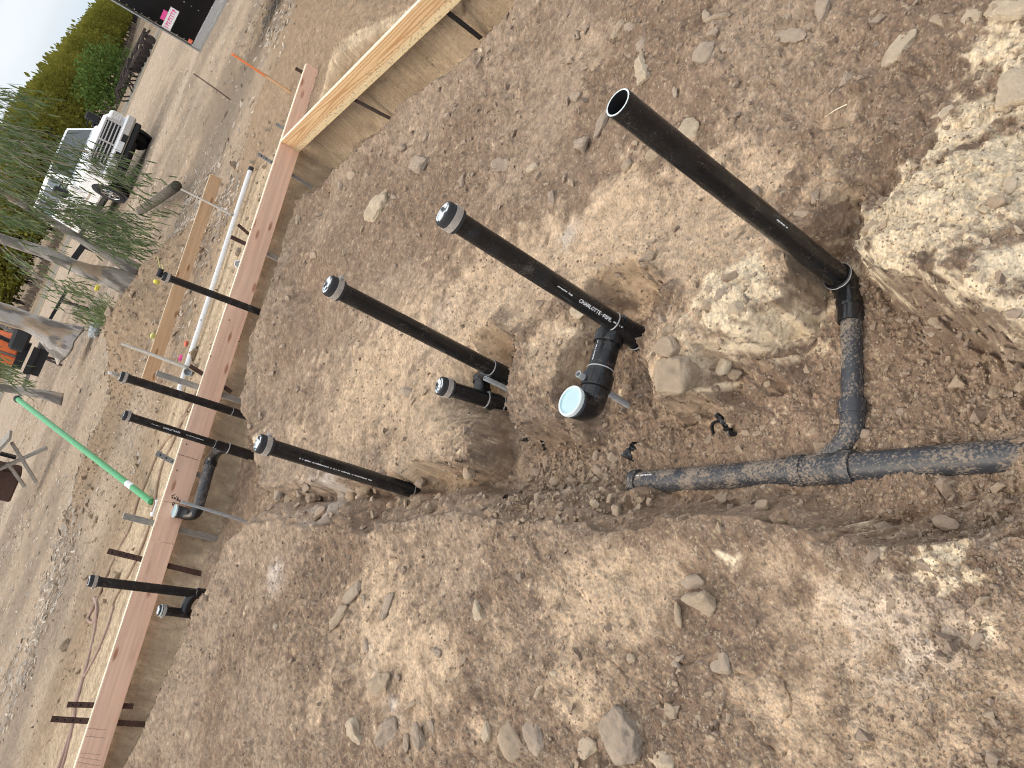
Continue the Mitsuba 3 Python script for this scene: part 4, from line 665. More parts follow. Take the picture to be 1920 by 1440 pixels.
HEAPS = [('clods heaped in the trench left of the drain pipe end', 'brown clods heaped at the end of the drain pipe', 'brown', [(1075, 848, 20), (1120, 856, 26), (1126, 885, 30), (1076, 900, 24), (1140, 906, 28), (1066, 925, 26), (1116, 945, 20), (1160, 958, 24), (1200, 935, 21), (1220, 940, 17), (1171, 936, 14), (1196, 955, 20), (1186, 966, 22), (1150, 860, 20), (1169, 855, 14), (1087, 868, 15), (1040, 905, 24), (1010, 935, 26), (1050, 950, 26), (1090, 958, 18), (1028, 870, 22), (1105, 915, 22), (1060, 880, 20), (1098, 890, 16), (1005, 885, 24), (1145, 935, 20), (1130, 920, 18), (1180, 918, 12), (985, 910, 22), (960, 895, 18), (1048, 975, 20), (1015, 968, 18), (1187, 800, 20), (1206, 798, 16), (1235, 830, 18), (1160, 835, 16)]),
 ('gravel on the near bank beside the large gray rock', 'small gravel stones right of the large domed rock', 'tan', [(1262, 1281, 20), (1273, 1258, 14), (1292, 1302, 18), (1335, 1320, 20), (1310, 1345, 16), (1290, 1385, 18), (1318, 1388, 14), (1298, 1405, 16), (1325, 1368, 16), (1345, 1345, 18), (1238, 1385, 18), (1240, 1350, 16), (1275, 1235, 18), (1268, 1245, 18), (1298, 1420, 20), (1322, 1428, 18), (1340, 1385, 16), (1350, 1325, 16), (1330, 1302, 18), (1255, 1300, 16)]),
 ('chips on the cream bank at the right', 'pale chips on the cream bank at right', 'cream', [(1700, 470, 14), (1712, 488, 18), (1690, 492, 16), (1672, 432, 14), (1662, 440, 16), (1810, 432, 18), (1830, 418, 16), (1822, 445, 18), (1850, 455, 16), (1870, 380, 34), (1895, 350, 40), (1868, 408, 22), (1845, 395, 20), (1900, 395, 24), (1910, 430, 22), (1780, 380, 24), (1760, 430, 16), (1735, 410, 16), (1840, 520, 22), (1865, 530, 18), (1770, 205, 20), (1755, 220, 18), (1750, 190, 16), (1730, 205, 14), (1720, 520, 18), (1680, 415, 16)]),
 ('clods on the soil above the standpipe', 'brown clods in the soil above the open-topped pipe', 'brown', [(1097, 52, 22), (1085, 65, 18), (1078, 72, 14), (1035, 45, 14), (1068, 25, 14), (1070, 115, 18), (1095, 130, 20), (1088, 205, 18), (1065, 190, 14), (1010, 240, 20), (1180, 105, 14), (1195, 95, 12), (1152, 140, 12), (1275, 88, 16), (1358, 92, 18), (1370, 95, 18), (1400, 40, 14), (1425, 68, 16), (1460, 100, 18), (1445, 130, 14), (1380, 160, 16), (1420, 150, 14), (1520, 50, 16), (1495, 28, 20), (1630, 40, 18), (1640, 25, 16), (1665, 45, 16), (1700, 15, 18), (1715, 8, 16), (1790, 15, 20), (1175, 258, 12), (1190, 270, 14), (1205, 262, 12), (1185, 285, 12), (1160, 275, 14), (1025, 345, 12), (1075, 345, 18), (1060, 335, 14), (960, 20, 18), (985, 60, 16)]),
 ('clods along the pit edge', 'dark clods along the edge of the pit', 'brown', [(870, 340, 22), (885, 330, 16), (860, 355, 18), (895, 350, 14), (840, 220, 20), (855, 205, 16), (800, 260, 18), (755, 280, 20), (715, 290, 16), (690, 330, 18), (660, 330, 22), (640, 350, 18), (600, 400, 20), (560, 410, 18), (590, 480, 20), (570, 500, 18), (900, 120, 20), (920, 95, 16), (890, 150, 18), (930, 200, 16), (945, 250, 18), (870, 270, 16), (770, 330, 16), (740, 370, 18), (680, 430, 14), (650, 470, 16), (540, 560, 16), (510, 700, 18), (530, 650, 14), (490, 780, 18), (470, 800, 16), (560, 730, 14)]),
 ('stones in the far trench', 'small stones around the lone capped pipe', 'gray', [(850, 872, 12), (838, 880, 14), (858, 890, 14), (845, 868, 12), (640, 925, 14), (620, 935, 16), (700, 940, 14), (675, 945, 14), (745, 935, 14), (760, 945, 16), (705, 918, 16), (560, 925, 22), (540, 935, 20), (525, 925, 26), (575, 915, 16), (555, 950, 18), (580, 975, 16), (620, 965, 14), (660, 965, 14), (700, 965, 14), (840, 960, 12), (870, 945, 12), (900, 930, 14), (930, 915, 14), (905, 950, 16), (515, 955, 20)]),
 ('clods under the undercut bank', 'brown clods scattered about the branch pipe', 'brown', [(1800, 625, 20), (1815, 640, 18), (1830, 615, 16), (1790, 645, 18), (1770, 660, 16), (1860, 640, 16), (1640, 612, 20), (1632, 600, 18), (1660, 620, 16), (1690, 600, 18), (1625, 640, 16), (1610, 690, 16), (1625, 745, 16), (1640, 770, 16), (1545, 560, 16), (1530, 580, 14), (1555, 600, 14), (1520, 640, 20), (1500, 660, 16), (1480, 700, 16), (1455, 660, 18), (1540, 690, 16), (1560, 730, 14), (1440, 720, 14), (1500, 760, 14), (1400, 740, 14), (1340, 770, 18), (1310, 780, 20), (1345, 730, 16), (1340, 700, 14), (1335, 690, 14), (1385, 670, 14), (1700, 700, 14), (1720, 740, 14), (1560, 790, 14), (1900, 690, 18), (1880, 720, 16)]),
 ('stones on the lump and between the pipes', 'small tan stones on the lumps between the pipes', 'tan', [(1050, 590, 18), (1030, 600, 14), (1100, 640, 20), (1070, 650, 20), (1050, 640, 16), (1095, 660, 18), (975, 628, 18), (970, 648, 16), (965, 665, 16), (985, 650, 16), (1000, 700, 18), (1020, 740, 16), (1040, 700, 18), (1005, 660, 18), (1260, 580, 18), (1275, 600, 20), (1245, 600, 18), (1290, 620, 18), (1310, 590, 20), (1330, 620, 18), (1350, 640, 18), (1400, 560, 20), (1405, 590, 18), (1330, 545, 20), (1370, 540, 18), (1395, 545, 16), (1300, 650, 20), (1232, 628, 18), (1260, 620, 18), (1420, 600, 18), (1445, 570, 16), (1180, 700, 14), (1200, 745, 12), (765, 735, 30), (775, 755, 18), (800, 735, 14), (780, 720, 12)])]
def ordinal(i):
    a = ['', 'first', 'second', 'third', 'fourth', 'fifth', 'sixth', 'seventh', 'eighth', 'ninth', 'tenth', 'eleventh', 'twelfth', 'thirteenth', 'fourteenth', 'fifteenth', 'sixteenth', 'seventeenth', 'eighteenth', 'nineteenth']
    return a[i] if i < 20 else {2: 'twentieth', 3: 'thirtieth', 4: 'fortieth', 5: 'fiftieth', 6: 'sixtieth'}[i//10] if i % 10 == 0 else {2: 'twenty', 3: 'thirty', 4: 'forty', 5: 'fifty', 6: 'sixty'}[i//10]+'-'+a[i % 10]
for grp, lab, kind, pts in HEAPS:
    P = hits([(x, y) for x, y, _ in pts])
    order = {q: i for i, q in enumerate(sorted((x, y) for x, y, _ in pts))}; ends = (min, max)
    for (x, y, sz), p in zip(pts, P):
        k = numbered('clod' if kind == 'brown' else 'loose_stone'); rg = np.random.default_rng(int(x*3+y*11)); lay_rock(p, sz*1.1, sz*(0.6+.35*rg.random()), rg.random()*180, .6+.3*rg.random(), kind if rg.random() < .7 else ('tan' if kind != 'tan' else 'gray'), rg, k, sz < 24)
        labels[k] = {'label': f'{ordinal(order[(x, y)]+1)} from the left of the {lab}', 'category': 'clod' if kind == 'brown' else 'stone', 'group': grp}
# crumbs of soil, far too many to count
def crumbs():
    rg = np.random.default_rng(21); n = 60000; a = np.radians(rg.uniform(-47, 57, n)); r = np.exp(rg.uniform(math.log(.5), math.log(12), n)); x, y = r*np.sin(a), r*np.cos(a)
    z, t, tf, sd, sf, pad, q1, q2, mz, rough = macro(x, y); dens = sst(0.36, 0.6, rough+0.35*(f2(x*3, y*3, 2, 61)-0.5)+.25*(f2(x*9, y*9, 2, 62)-.5))+0.5*t+.25; foot = np.exp(-((sd-0.10)/0.08)**2); dens = np.where(pad, dens+foot, np.where(mz > .1, .9, .15)); ok = (rg.random(n) < dens*0.40) & (tf < .3)
    base = [hull_mesh(9, (1, .8, .62), np.random.default_rng(100+i)) for i in range(10)]; groups = {'mat_rock_brown': [], 'mat_rock_tan': []}
    for c in ((1040, 880), (1110, 905), (1160, 930), (1010, 930), (1070, 945)):      # the heap left of the drain's end
        c = at(*c, -.14)
        for _ in range(130):
            q = c[:2]+rg.normal(size=2)*.055; V, F = base[rg.integers(10)]; s = rg.uniform(.004, .013); groups['mat_rock_brown' if rg.random() < .6 else 'mat_rock_tan'].append(((V*s)@rot_basis(rg)+[q[0], q[1], gz(*q)+s*.35], F))
    for i in np.nonzero(ok)[0]:
        V, F = base[i % 10]; s = (0.0021*(1+1.0*rg.pareto(2.7)))*(0.75+0.25*r[i]); s = min(s, 0.022); g = gz(x[i], y[i]); R = rot_basis(rg)
        groups['mat_rock_brown' if rg.random() < .72 else 'mat_rock_tan'].append(((V*s)@R+[x[i], y[i], g+s*.25], F))
    return groups
for mk, ms in crumbs().items(): stuff('soil_crumbs' if mk.endswith('brown') else 'soil_chips', cat(ms), mk, 'loose crumbs of earth strewn over the dug ground' if mk.endswith('brown') else 'pale chips of subsoil strewn over the dug ground', 'soil')
def mound_clods():
    rg = np.random.default_rng(51); n = 5200; x, y = rg.uniform(-4.5, 1.6, n), rg.uniform(6.6, 12, n); z, t, tf, sd, sf, pad, q1, q2, mz, rough = macro(x, y); ok = (~pad) & (q1 > .55) & (rg.random(n) < .12+np.clip(mz*3, 0, .8)); base = [hull_mesh(11, (1, .8, .65), np.random.default_rng(300+i)) for i in range(8)]; out = []
    for i in np.nonzero(ok)[0]:
        V, F = base[i % 8]; s = min(.010*(1+.8*rg.pareto(2.2)), .07); out.append(((V*s)@rot_basis(rg)+[x[i], y[i], gz(x[i], y[i])+s*.2], F))
    return cat(out)
stuff('mound_clods', mound_clods(), 'mat_rock_tan', 'loose clods and stones covering the earth mound behind the narrow board', 'soil')
# black plastic scraps
def scrap(pxs, name, lab, r):
    k = thing(name, lab, 'scrap'); P = hits(pxs)+[0, 0, .012]
    V, F = tube(spline(P, 5), r, 6); V = V+rng.normal(size=V.shape)*r*.35; part(k, 'sheet', (V, F), 'mat_abs', False); return k
k = scrap([(1352, 780), (1362, 792), (1370, 806), (1380, 818)], 'plastic_scrap', 'crumpled black plastic scraps with a curled strip on the trench floor', .010); V, F = tube(spline(hits([(1343, 815), (1341, 800), (1350, 793), (1364, 795), (1370, 806)])+[0, 0, .014], 5), .005, 6); part(k, 'curled_strip', (V, F), 'mat_abs')
scrap([(1022, 826), (1024, 834), (1026, 842)], 'plastic_scrap', 'small shiny black scrap below the toilet arm cap', .007); scrap([(985, 826), (993, 826)], 'plastic_scrap', 'dark scrap left of the small shiny one', .007); scrap([(950, 935), (955, 930)], 'plastic_scrap', 'tiny black scrap in the far trench', .006)
k = scrap([(1182, 858), (1190, 848), (1198, 838)], 'plastic_scrap', 'half-buried gray pipe piece in the soil above the drain pipe end', .016)
k = thing('straw', 'pale dry straw lying on the pinkish soil at upper right', 'straw'); P = hits([(1548, 222), (1590, 197)])+[0, 0, .004]; part(k, 'stem', tube(spline([P[0], P.mean(0)+[0, 0, .004], P[1]], 4), np.linspace(.0006, .002, 8), 6), 'mat_wood_top', True)
k = thing('twig', 'short reddish twig beside the foot of the standpipe', 'twig'); P = hits([(1549, 466), (1588, 466)])+[0, 0, .006]; part(k, 'stem', tube([P[0], P.mean(0)+[0, 0, .002], P[1]], .0035, 7), 'mat_wood_dust', True)
for (px, py), m, nm, lb in [((341, 672), 'mat_pink', 'pink_cap', 'bright pink plastic plug against the white pipe'), ((352, 645), 'mat_coral', 'coral_cap', 'coral red plastic cap half hidden behind the white pipe'), ((289, 631), 'mat_yellow_pale', 'yellow_rag', 'pale yellow rag on the top edge of the narrow board'), ((185, 541), 'mat_yellow', 'yellow_bag', 'yellow bag hanging at the foot of the double-trunked tree')]:
    p = hits([(px, py)])[0]; s = (p-EYE)@_fw/FPX*5.5; k = numbered(nm); labels[k] = {'label': lb, 'category': nm.split('_')[1]}; put(k, (hull_mesh(16, (s*1.2, s*.8, s*.8), np.random.default_rng(px), 1, .16)[0]+(p if nm != 'yellow_rag' else on_plane(px, py, ta, to))+[0, 0, s*.4], hull_mesh(16, (s*1.2, s*.8, s*.8), np.random.default_rng(px), 1, .16)[1]), m, 40)
k = thing('open_can', 'small dark-rimmed open pipe end lying beside the white pipe end', 'pipe end'); p = at(352, 697, -.03); c_ = unit(cam_dir(p)+[0, 0, .4]); part(k, 'rim', lathe([(.040, -.06), (.040, 0), (.034, 0), (.033, -.05), (0, -.05)], p, c_, 24), 'mat_conduit', 35)

# ------------------------------------------------------------------ yard: trees, truck, trailer, implements
def bark(p, n, uv):
    g = FB(p.x*9, p.y*9, p.z*2.2, 4); f = FB(p.x*60, p.y*60, p.z*9, 3)
    c = MX((0.42, 0.39, 0.355), (0.185, 0.165, 0.15), SS(0.42, 0.60, g)); c = MX(c, (0.40, 0.29, 0.19), SS(0.58, 0.68, FB(p.x*5+3, p.y*5, p.z*1.6, 3))*0.7)
    return c*(0.75+0.5*f)
scene['mat_bark'] = pbsdf(mikit.proc(bark), 0.85, 0.2, lambda p, n, uv: 0.03*FB(p.x*14, p.y*14, p.z*3.5, 4), 1.0, 4e-3)
def leafbsdf(key, c, t=0.5): scene[key] = {'type': 'principledthin', 'base_color': {'type': 'rgb', 'value': list(c)}, 'roughness': 0.55, 'diff_trans': t, 'spec_trans': 0.0, 'eta': 1.4}
leafbsdf('mat_euc', (0.125, 0.175, 0.08)); leafbsdf('mat_euc_light', (0.22, 0.27, 0.13)); leafbsdf('mat_orchard', (0.235, 0.225, 0.045), .6); leafbsdf('mat_orchard_b', (0.185, 0.185, 0.036), .6); leafbsdf('mat_bush', (0.12, 0.185, 0.05), .5); leafbsdf('mat_litter', (0.56, 0.49, 0.41), .2); leafbsdf('mat_litter_dark', (0.20, 0.155, 0.12), .2)
def leaf_blades(P, D, L, W, rg):
    """narrow curved leaves: base points, directions, lengths, widths"""
    n = len(P); D = D/np.linalg.norm(D, axis=1, keepdims=True); S = np.cross(D, rg.normal(size=(n, 3))); S /= np.linalg.norm(S, axis=1, keepdims=True); Nn = np.cross(S, D)
    b = (rg.random((n, 1))-.5)*.5; L, W = L[:, None], W[:, None]
    a = P; m1, m2 = P+D*L*.35+Nn*L*b*.12, P+D*L*.7+Nn*L*b*.22+S*L*b*.1; e = P+D*L+Nn*L*b*.15+S*L*b*.25
    V = np.stack([a, m1-S*W*.5, m1+S*W*.5, m2-S*W*.42, m2+S*W*.42, e], 1).reshape(-1, 3); f = np.array([[0, 1, 2], [1, 3, 2], [2, 3, 4], [3, 5, 4]])
    return V, (np.arange(n)[:, None, None]*6+f[None]).reshape(-1, 3)
def trunk(key_parent, pxs, ys, wpx, name='trunk'):
    P = [ahead(*p, y) for p, y in zip(pxs, ys)]; R = [w*((p-EYE)@_fw)/FPX/2 for w, p in zip(wpx, P)]
    Q = spline(P, 7); t = np.linspace(0, len(P)-1, len(Q)); R = np.interp(t, np.arange(len(P)), R); V, F = tube(Q, R, 20)
    V = V+(np.stack([f2(V[:, 0]*5, V[:, 2]*2.0+V[:, 1]*4, 3, 5+k) for k in range(3)], 1)-.5)*np.repeat(np.r_[R, R[:1], R[-1:]], np.r_[np.full(len(R), 20), 1, 1])[:, None]*0.42
    part(key_parent, name, (V, F), 'mat_bark', True)
def strands(lst, rg, per=26):
    """drooping leafy twigs between two pixels at a distance"""
    P, D, tw = [], [], []
    for (s, e, y, n) in lst:
        a, b = ahead(*s, y+rg.uniform(-.25, .25)), ahead(*e, y+rg.uniform(-.25, .25)); m = a*.45+b*.55+np.array([rg.normal()*.06, rg.normal()*.06, .12]); C = bezier(a, a*.6+m*.4+[0, 0, .05], m, b, 14); tw.append(tube(C, np.linspace(.006, .0018, 14), 4))
        u = rg.random(n)**.8*13; i = np.minimum(u.astype(int), 12); w = (u-i)[:, None]; q = C[i]*(1-w)+C[i+1]*w+rg.normal(size=(n, 3))*[.07, .07, .04]; d = (C[i+1]-C[i]); d = d/np.linalg.norm(d, axis=1, keepdims=True)*.55+[0, 0, -.75]+rg.normal(size=(n, 3))*.33
        P.append(q); D.append(d)
    return np.vstack(P), np.vstack(D), tw
def crown(key, lst, seed, L=(.12, .25), W=(.014, .025)):
    rg = np.random.default_rng(seed); P, D, tw = strands(lst, rg); n = len(P); k = rg.random(n) < .72; Ls, Ws = rg.uniform(*L, n), rg.uniform(*W, n)
    c = part(key, 'crown', leaf_blades(P[k], D[k], Ls[k], Ws[k], rg), 'mat_euc'); part(c, 'pale_leaves', leaf_blades(P[~k], D[~k], Ls[~k], Ws[~k], rg), 'mat_euc_light'); part(c, 'twigs', cat(tw), 'mat_bark', True)
def fan(rg, n, s0, s1, e0, e1, y, leaves, jit=14):
    out = []
    for _ in range(n):
        t = rg.random(); u = np.clip(t+rg.normal()*.15, 0, 1); s = np.array(s0)*(1-t)+np.array(s1)*t+rg.normal(size=2)*jit; e = np.array(e0)*(1-u)+np.array(e1)*u+rg.normal(size=2)*jit
        if e[0] < s[0]+12: e = s+[30, 13]
        out.append((tuple(s), tuple(e), y+rg.normal()*.35, leaves))
    return out
rgT = np.random.default_rng(5)
kT = thing('eucalyptus_tree', 'double-trunked gray tree behind the earth mound with drooping leaves before the white truck', 'tree')
trunk(kT, [(-120, 395), (-40, 430), (0, 447), (87, 475), (150, 503), (212, 521), (262, 540)], [14.0, 14.1, 14.1, 14.0, 13.9, 13.8, 13.8], [16, 19, 21, 22, 25, 36, 50])
trunk(kT, [(-110, 310), (-20, 352), (36, 381), (100, 417), (162, 455), (212, 482), (258, 508)], [13.2, 13.4, 13.5, 13.7, 13.7, 13.8, 13.8], [9, 10, 12, 13, 16, 20, 30])
L1 = fan(rgT, 11, (-45, 165), (-20, 260), (60, 185), (120, 300), 12.4, 20) + fan(rgT, 20, (-50, 200), (0, 330), (90, 290), (150, 350), 12.8, 22) + fan(rgT, 14, (20, 230), (70, 310), (200, 310), (300, 360), 12.7, 10) + fan(rgT, 9, (120, 270), (170, 320), (250, 330), (330, 372), 12.6, 20)
L1 += fan(rgT, 17, (-40, 300), (30, 370), (90, 370), (190, 420), 13.0, 15) + fan(rgT, 24, (90, 365), (140, 430), (250, 440), (318, 415), 13.0, 24) + fan(rgT, 16, (150, 420), (190, 450), (235, 490), (300, 470), 13.1, 26) + fan(rgT, 10, (-30, 390), (0, 420), (60, 420), (110, 450), 13.3, 24)
L1 += fan(rgT, 9, (-20, 455), (60, 500), (100, 540), (170, 600), 13.2, 11, 10) + fan(rgT, 6, (105, 520), (135, 535), (140, 548), (165, 560), 13.1, 16, 6) + [((8, 196), (18, 172), 12.3, 3), ((20, 172), (52, 182), 12.3, 14), ((52, 176), (80, 190), 12.2, 12), ((10, 190), (55, 195), 12.3, 16)]
crown(kT, L1, 11)
kT2 = thing('eucalyptus_tree', 'thick pale-barked trunk at the left edge with flaring foot', 'tree')
trunk(kT2, [(-110, 560), (-40, 577), (0, 587), (50, 604), (88, 622), (112, 636), (135, 648)], [18, 18, 18, 18, 18, 18, 18], [36, 37, 38, 38, 42, 56, 80])
crown(kT2, fan(rgT, 7, (-60, 640), (-30, 690), (20, 690), (48, 735), 15.0, 30, 8)+fan(rgT, 5, (110, 570), (150, 585), (190, 590), (210, 610), 13.6, 22, 8), 12)
kT3 = thing('eucalyptus_tree', 'slender mottled trunk at the left edge beside the top of the green pipe', 'tree')
trunk(kT3, [(-110, 705), (-40, 720), (0, 727), (50, 735), (90, 742), (118, 748)], [16]*6, [13, 13, 14, 15, 17, 24])
crown(kT3, fan(rgT, 4, (-60, 660), (-40, 690), (10, 690), (30, 700), 16, 20, 8), 13)
# low shrub of suckers at the foot of the trees
k = thing('sucker_shrub', 'low clump of drooping leaves on the litter between trunk and mound', 'shrub'); rg = np.random.default_rng(15); P, D, tw = strands(fan(rg, 26, (165, 560), (200, 590), (195, 590), (225, 620), 13.2, 22, 9), rg); part(k, 'foliage', leaf_blades(P, D, rg.uniform(.08, .17, len(P)), rg.uniform(.01, .017, len(P)), rg), 'mat_euc_light'); part(k, 'stems', cat(tw), 'mat_bark', True)

# orchard rows
def orchard_tree(seed, H, mat):
    rg = np.random.default_rng(seed); n = 2600; d = rg.normal(size=(n, 3)); d /= np.linalg.norm(d, axis=1, keepdims=True); blob = 0.84+0.28*meshkit.noise(d*2.3+seed*3); r = rg.random(n)**.42
    P = np.sign(d)*np.abs(d)**.72*r[:, None]*blob[:, None]*[2.2, 2.1, H*.43]+[0, 0, H*.60]; P[:, 2] = np.maximum(P[:, 2], .65+.5*rg.random(n)); L = rg.uniform(.16, .36, n); D = d*.6+[0, 0, .5]+rg.normal(size=(n, 3))*.5
    up = rg.integers(0, n, 160); P[up] = np.c_[rg.normal(size=(160, 2))*1.3, H*(.98+.12*rg.random(160))]; D[up] = [0, 0, 1]+rg.normal(size=(160, 3))*.15; L[up] = rg.uniform(.25, .5, 160)
    V, F = leaf_blades(P, D, L, L*.62, rg); t = [tube(spline([(0, 0, -.4), (.05, .03, .5), (.0, .0, 1.1)], 4), .15, 8)]
    for a in range(4): q = a*1.6+rg.random(); t.append(tube(spline([(0, 0, .9), (math.cos(q)*.5, math.sin(q)*.5, 1.9), (math.cos(q)*1.1, math.sin(q)*1.1, H*.72)], 4), np.linspace(.10, .04, 8), 6))
    return (V, F), cat(t)
OT = []
for s in range(4):
    (cm, tm) = orchard_tree(40+s, 4.9+.08*s, None); OT.append((mikit.ply(cm, ['mat_orchard', 'mat_orchard_b'][s % 2]), mikit.ply(tm, 'mat_iron', smooth=True)))
line = np.array([(-36, 86), (-22, 78), (-9, 73), (1.7, 67.5), (12, 97), (31, 157), (52, 225)], float); sl = np.r_[0, np.cumsum(np.linalg.norm(np.diff(line, axis=0), axis=1))]; rgO = np.random.default_rng(9); cnt = 0
for row in (0, 1):
    cnt = 0
    for s in np.arange(1.5+row*2, sl[-1], 3.0):
        x, y = np.interp(s, sl, line[:, 0]), np.interp(s, sl, line[:, 1]); x, y = x+rgO.normal()*.3-row*2.5, y+rgO.normal()*.3+row*5; i = rgO.integers(0, 4); k = numbered('orchard_tree')
        labels[k] = {'label': f"{ordinal(cnt+1)} olive green fruit tree from the left in the {'front' if row == 0 else 'rear'} row beyond the yard", 'category': 'tree', 'group': f"orchard trees of the {'front' if row == 0 else 'rear'} row"}; cnt += 1
        M = T().translate([float(x), float(y), -.35+.0*x]).rotate([0, 0, 1], float(rgO.random()*360)).scale([1.0, 1.0, float(1.07+.05*rgO.random())])
        scene[k+'__crown'] = {**OT[i][0], 'to_world': M}; scene[k+'__trunk'] = {**OT[i][1], 'to_world': M}
k = thing('green_bush', 'brighter green bush standing in front of the olive orchard row', 'bush'); rg = np.random.default_rng(77); c = ahead(205, 150, 66); c[2] = 1.15; n = 2600; d = rg.normal(size=(n, 3)); d /= np.linalg.norm(d, axis=1, keepdims=True)
P = d*(rg.random(n)**.4*(0.75+.5*meshkit.noise(d*2.5)))[:, None]*[2.9, 1.2, 1.9]+c; P[:, 2] = np.maximum(P[:, 2], -.2); part(k, 'foliage', leaf_blades(P, d*.5+rg.normal(size=(n, 3))*.5+[0, 0, .3], rg.uniform(.15, .32, n), rg.uniform(.10, .2, n), rg), 'mat_bush'); part(k, 'stem', tube([c*[1, 1, 0]-[0, 0, .4], c], .12, 8), 'mat_iron')
# dry weeds along the orchard edge
rg = np.random.default_rng(78); n = 3000; x = rg.uniform(-30, 30, n); y = np.interp(x, line[:, 0], line[:, 1])-rg.uniform(1, 9, n); m = y > 57; P = np.c_[x, y, np.full(n, -.3)][m]; stuff('dry_weeds', leaf_blades(P, np.c_[rg.normal(size=(len(P), 2))*.3, np.ones(len(P))], rg.uniform(.2, .9, len(P)), rg.uniform(.08, .2, len(P)), rg), 'mat_litter_dark', 'dry brown weeds along the foot of the orchard rows', 'weeds')

# leaf litter in the yard
rg = np.random.default_rng(31); n = 60000; a = np.radians(rg.uniform(-46, 44, n)); r = np.exp(rg.uniform(math.log(6.5), math.log(34), n)); x, y = r*np.sin(a), r*np.cos(a); z, t, tf, sd, sf, pad, q1, q2, mz, rough = macro(x, y)
keep = (~pad) & (q1 > 1.8) & (mz < .14) & (rg.random(n) < (.12+.95*sst(.45, .62, f2(x*.5, y*.5, 3, 32)))*sst(34, 17, r)) & ~((x < -2.5) & (y < 9.0)); x, y = x[keep], y[keep]; Z = np.array([gz(p, q) for p, q in zip(x, y)]); n = len(x)
a = rg.random(n)*6.28; P = np.c_[x, y, Z+.012]; D = np.c_[np.cos(a), np.sin(a), rg.normal(size=n)*.18]; L = rg.uniform(.05, .13, n); m = rg.random(n) < .94
stuff('leaf_litter', leaf_blades(P[m], D[m], L[m], L[m]*.22, rg), 'mat_litter', 'pale dry leaves and bark strips scattered over the yard', 'leaf litter'); stuff('bark_litter', leaf_blades(P[~m], D[~m], L[~m]*1.2, L[~m]*.25, rg), 'mat_litter_dark', 'dark dry bark strips scattered over the yard', 'bark litter')

# white truck
simple('mat_paint_white', (0.86, 0.87, 0.88), 0.25, 0.5, 0.06, 3, clearcoat=0.6); simple('mat_paint_lower', (0.42, 0.36, 0.30), 0.5, 0.4, 0.3, 6); simple('mat_chrome', (0.62, 0.62, 0.62), 0.25, 0.6, 0.1, 5, metallic=0.9); simple('mat_tyre', (0.022, 0.022, 0.023), 0.8, 0.2, 0.4, 20); simple('mat_lamp', (0.62, 0.62, 0.60), 0.12, 0.7, 0.3, 30)
scene['mat_window'] = {'type': 'twosided', 'bsdf': {'type': 'principled', 'base_color': {'type': 'rgb', 'value': [0.035, 0.05, 0.055]}, 'roughness': 0.06, 'specular': 0.9}}
TX, TY, TZ, TA = 1.335, 24.42, -.212, -1.245
Rt = np.array([[math.cos(TA), math.sin(TA), 0], [-math.sin(TA), math.cos(TA), 0], [0, 0, 1.0]])
def tl(m): return np.asarray(m[0])@Rt+[TX, TY, TZ], m[1]
def rbox(x0, x1, y0, y1, z0, z1, r=.04, taper=None):
    m = trimesh.creation.box((x1-x0, y1-y0, z1-z0)); V = np.array(m.vertices); V = np.vstack([V*[1, 1, 1]-np.sign(V)*[a, b, c] for a, b, c in ((r, r, 0), (r, 0, r), (0, r, r))])
    if taper:
        up = V[:, 2] > 0; V[up, 0] = V[up, 0]*taper[0]+taper[2]; V[up, 1] *= taper[1]
    h = trimesh.Trimesh(V, process=False).convex_hull; return np.array(h.vertices)+[(x0+x1)/2, (y0+y1)/2, (z0+z1)/2], np.array(h.faces)
kP = thing('pickup_truck', 'white full-size truck with chrome bar grille and big mirrors behind the drooping leaves', 'truck')
part(kP, 'body', tl(cat([rbox(-5.35, .80, -.98, .98, .52, 1.16, .06), rbox(-5.35, -.55, -.97, .97, 1.10, 1.36, .05)])), 'mat_paint_white', 30)
part(kP, 'hood', tl(rbox(-.75, .86, -.88, .88, 1.10, 1.30, .07, (.96, .93, -.03))), 'mat_paint_white', 30); part(kP, 'fender', tl(rbox(-.75, .84, .80, .985, .95, 1.20, .05)), 'mat_paint_white', 30); part(kP, 'fender', tl(rbox(-.75, .84, -.985, -.80, .95, 1.20, .05)), 'mat_paint_white', 30)
part(kP, 'cab', tl(rbox(-5.20, -.70, -.90, .90, 1.32, 1.96, .07, (.885, .80, -.19))), 'mat_paint_white', 30)
def quad(a, b, c, d, off): 
    a, b, c, d = map(np.asarray, (a, b, c, d)); nrm = unit(np.cross(b-a, d-a))*off; return np.array([a+nrm, b+nrm, c+nrm, d+nrm]), np.array([[0, 1, 2], [0, 2, 3]])
part(kP, 'windshield', tl(quad((-.70, -.80, 1.38), (-.70, .80, 1.38), (-1.14, .66, 1.90), (-1.14, -.66, 1.90), .02)), 'mat_window'); part(kP, 'windshield_wiper', tl(bar((-.665, -.5, 1.42), (-.70, .3, 1.46), .02, .02)), 'mat_black')
for x0, x1 in ((-1.10, -2.15), (-2.28, -3.25), (-3.38, -4.9)):
    w = part(kP, 'side_window', tl(quad((x0, -.895, 1.42), (x0-.2*(x0 > -1.2), -.735, 1.86), (x1, -.735, 1.86), (x1, -.895, 1.42), .012)), 'mat_window')
for s in (-1, 1): part(kP, 'a_pillar', tl(bar((-.68, .845*s, 1.34), (-1.20, .69*s, 1.93), .07, .05)), 'mat_paint_white')
kg = part(kP, 'grille', tl(rbox(.84, .90, -.66, .66, .80, 1.20, .03)), 'mat_black', 30)
for zz_ in (.88, .97, 1.06, 1.14): part(kP, 'grille_bar', tl(rbox(.88, .93, -.60, .60, zz_-.016, zz_+.016, .008)), 'mat_chrome', 30)
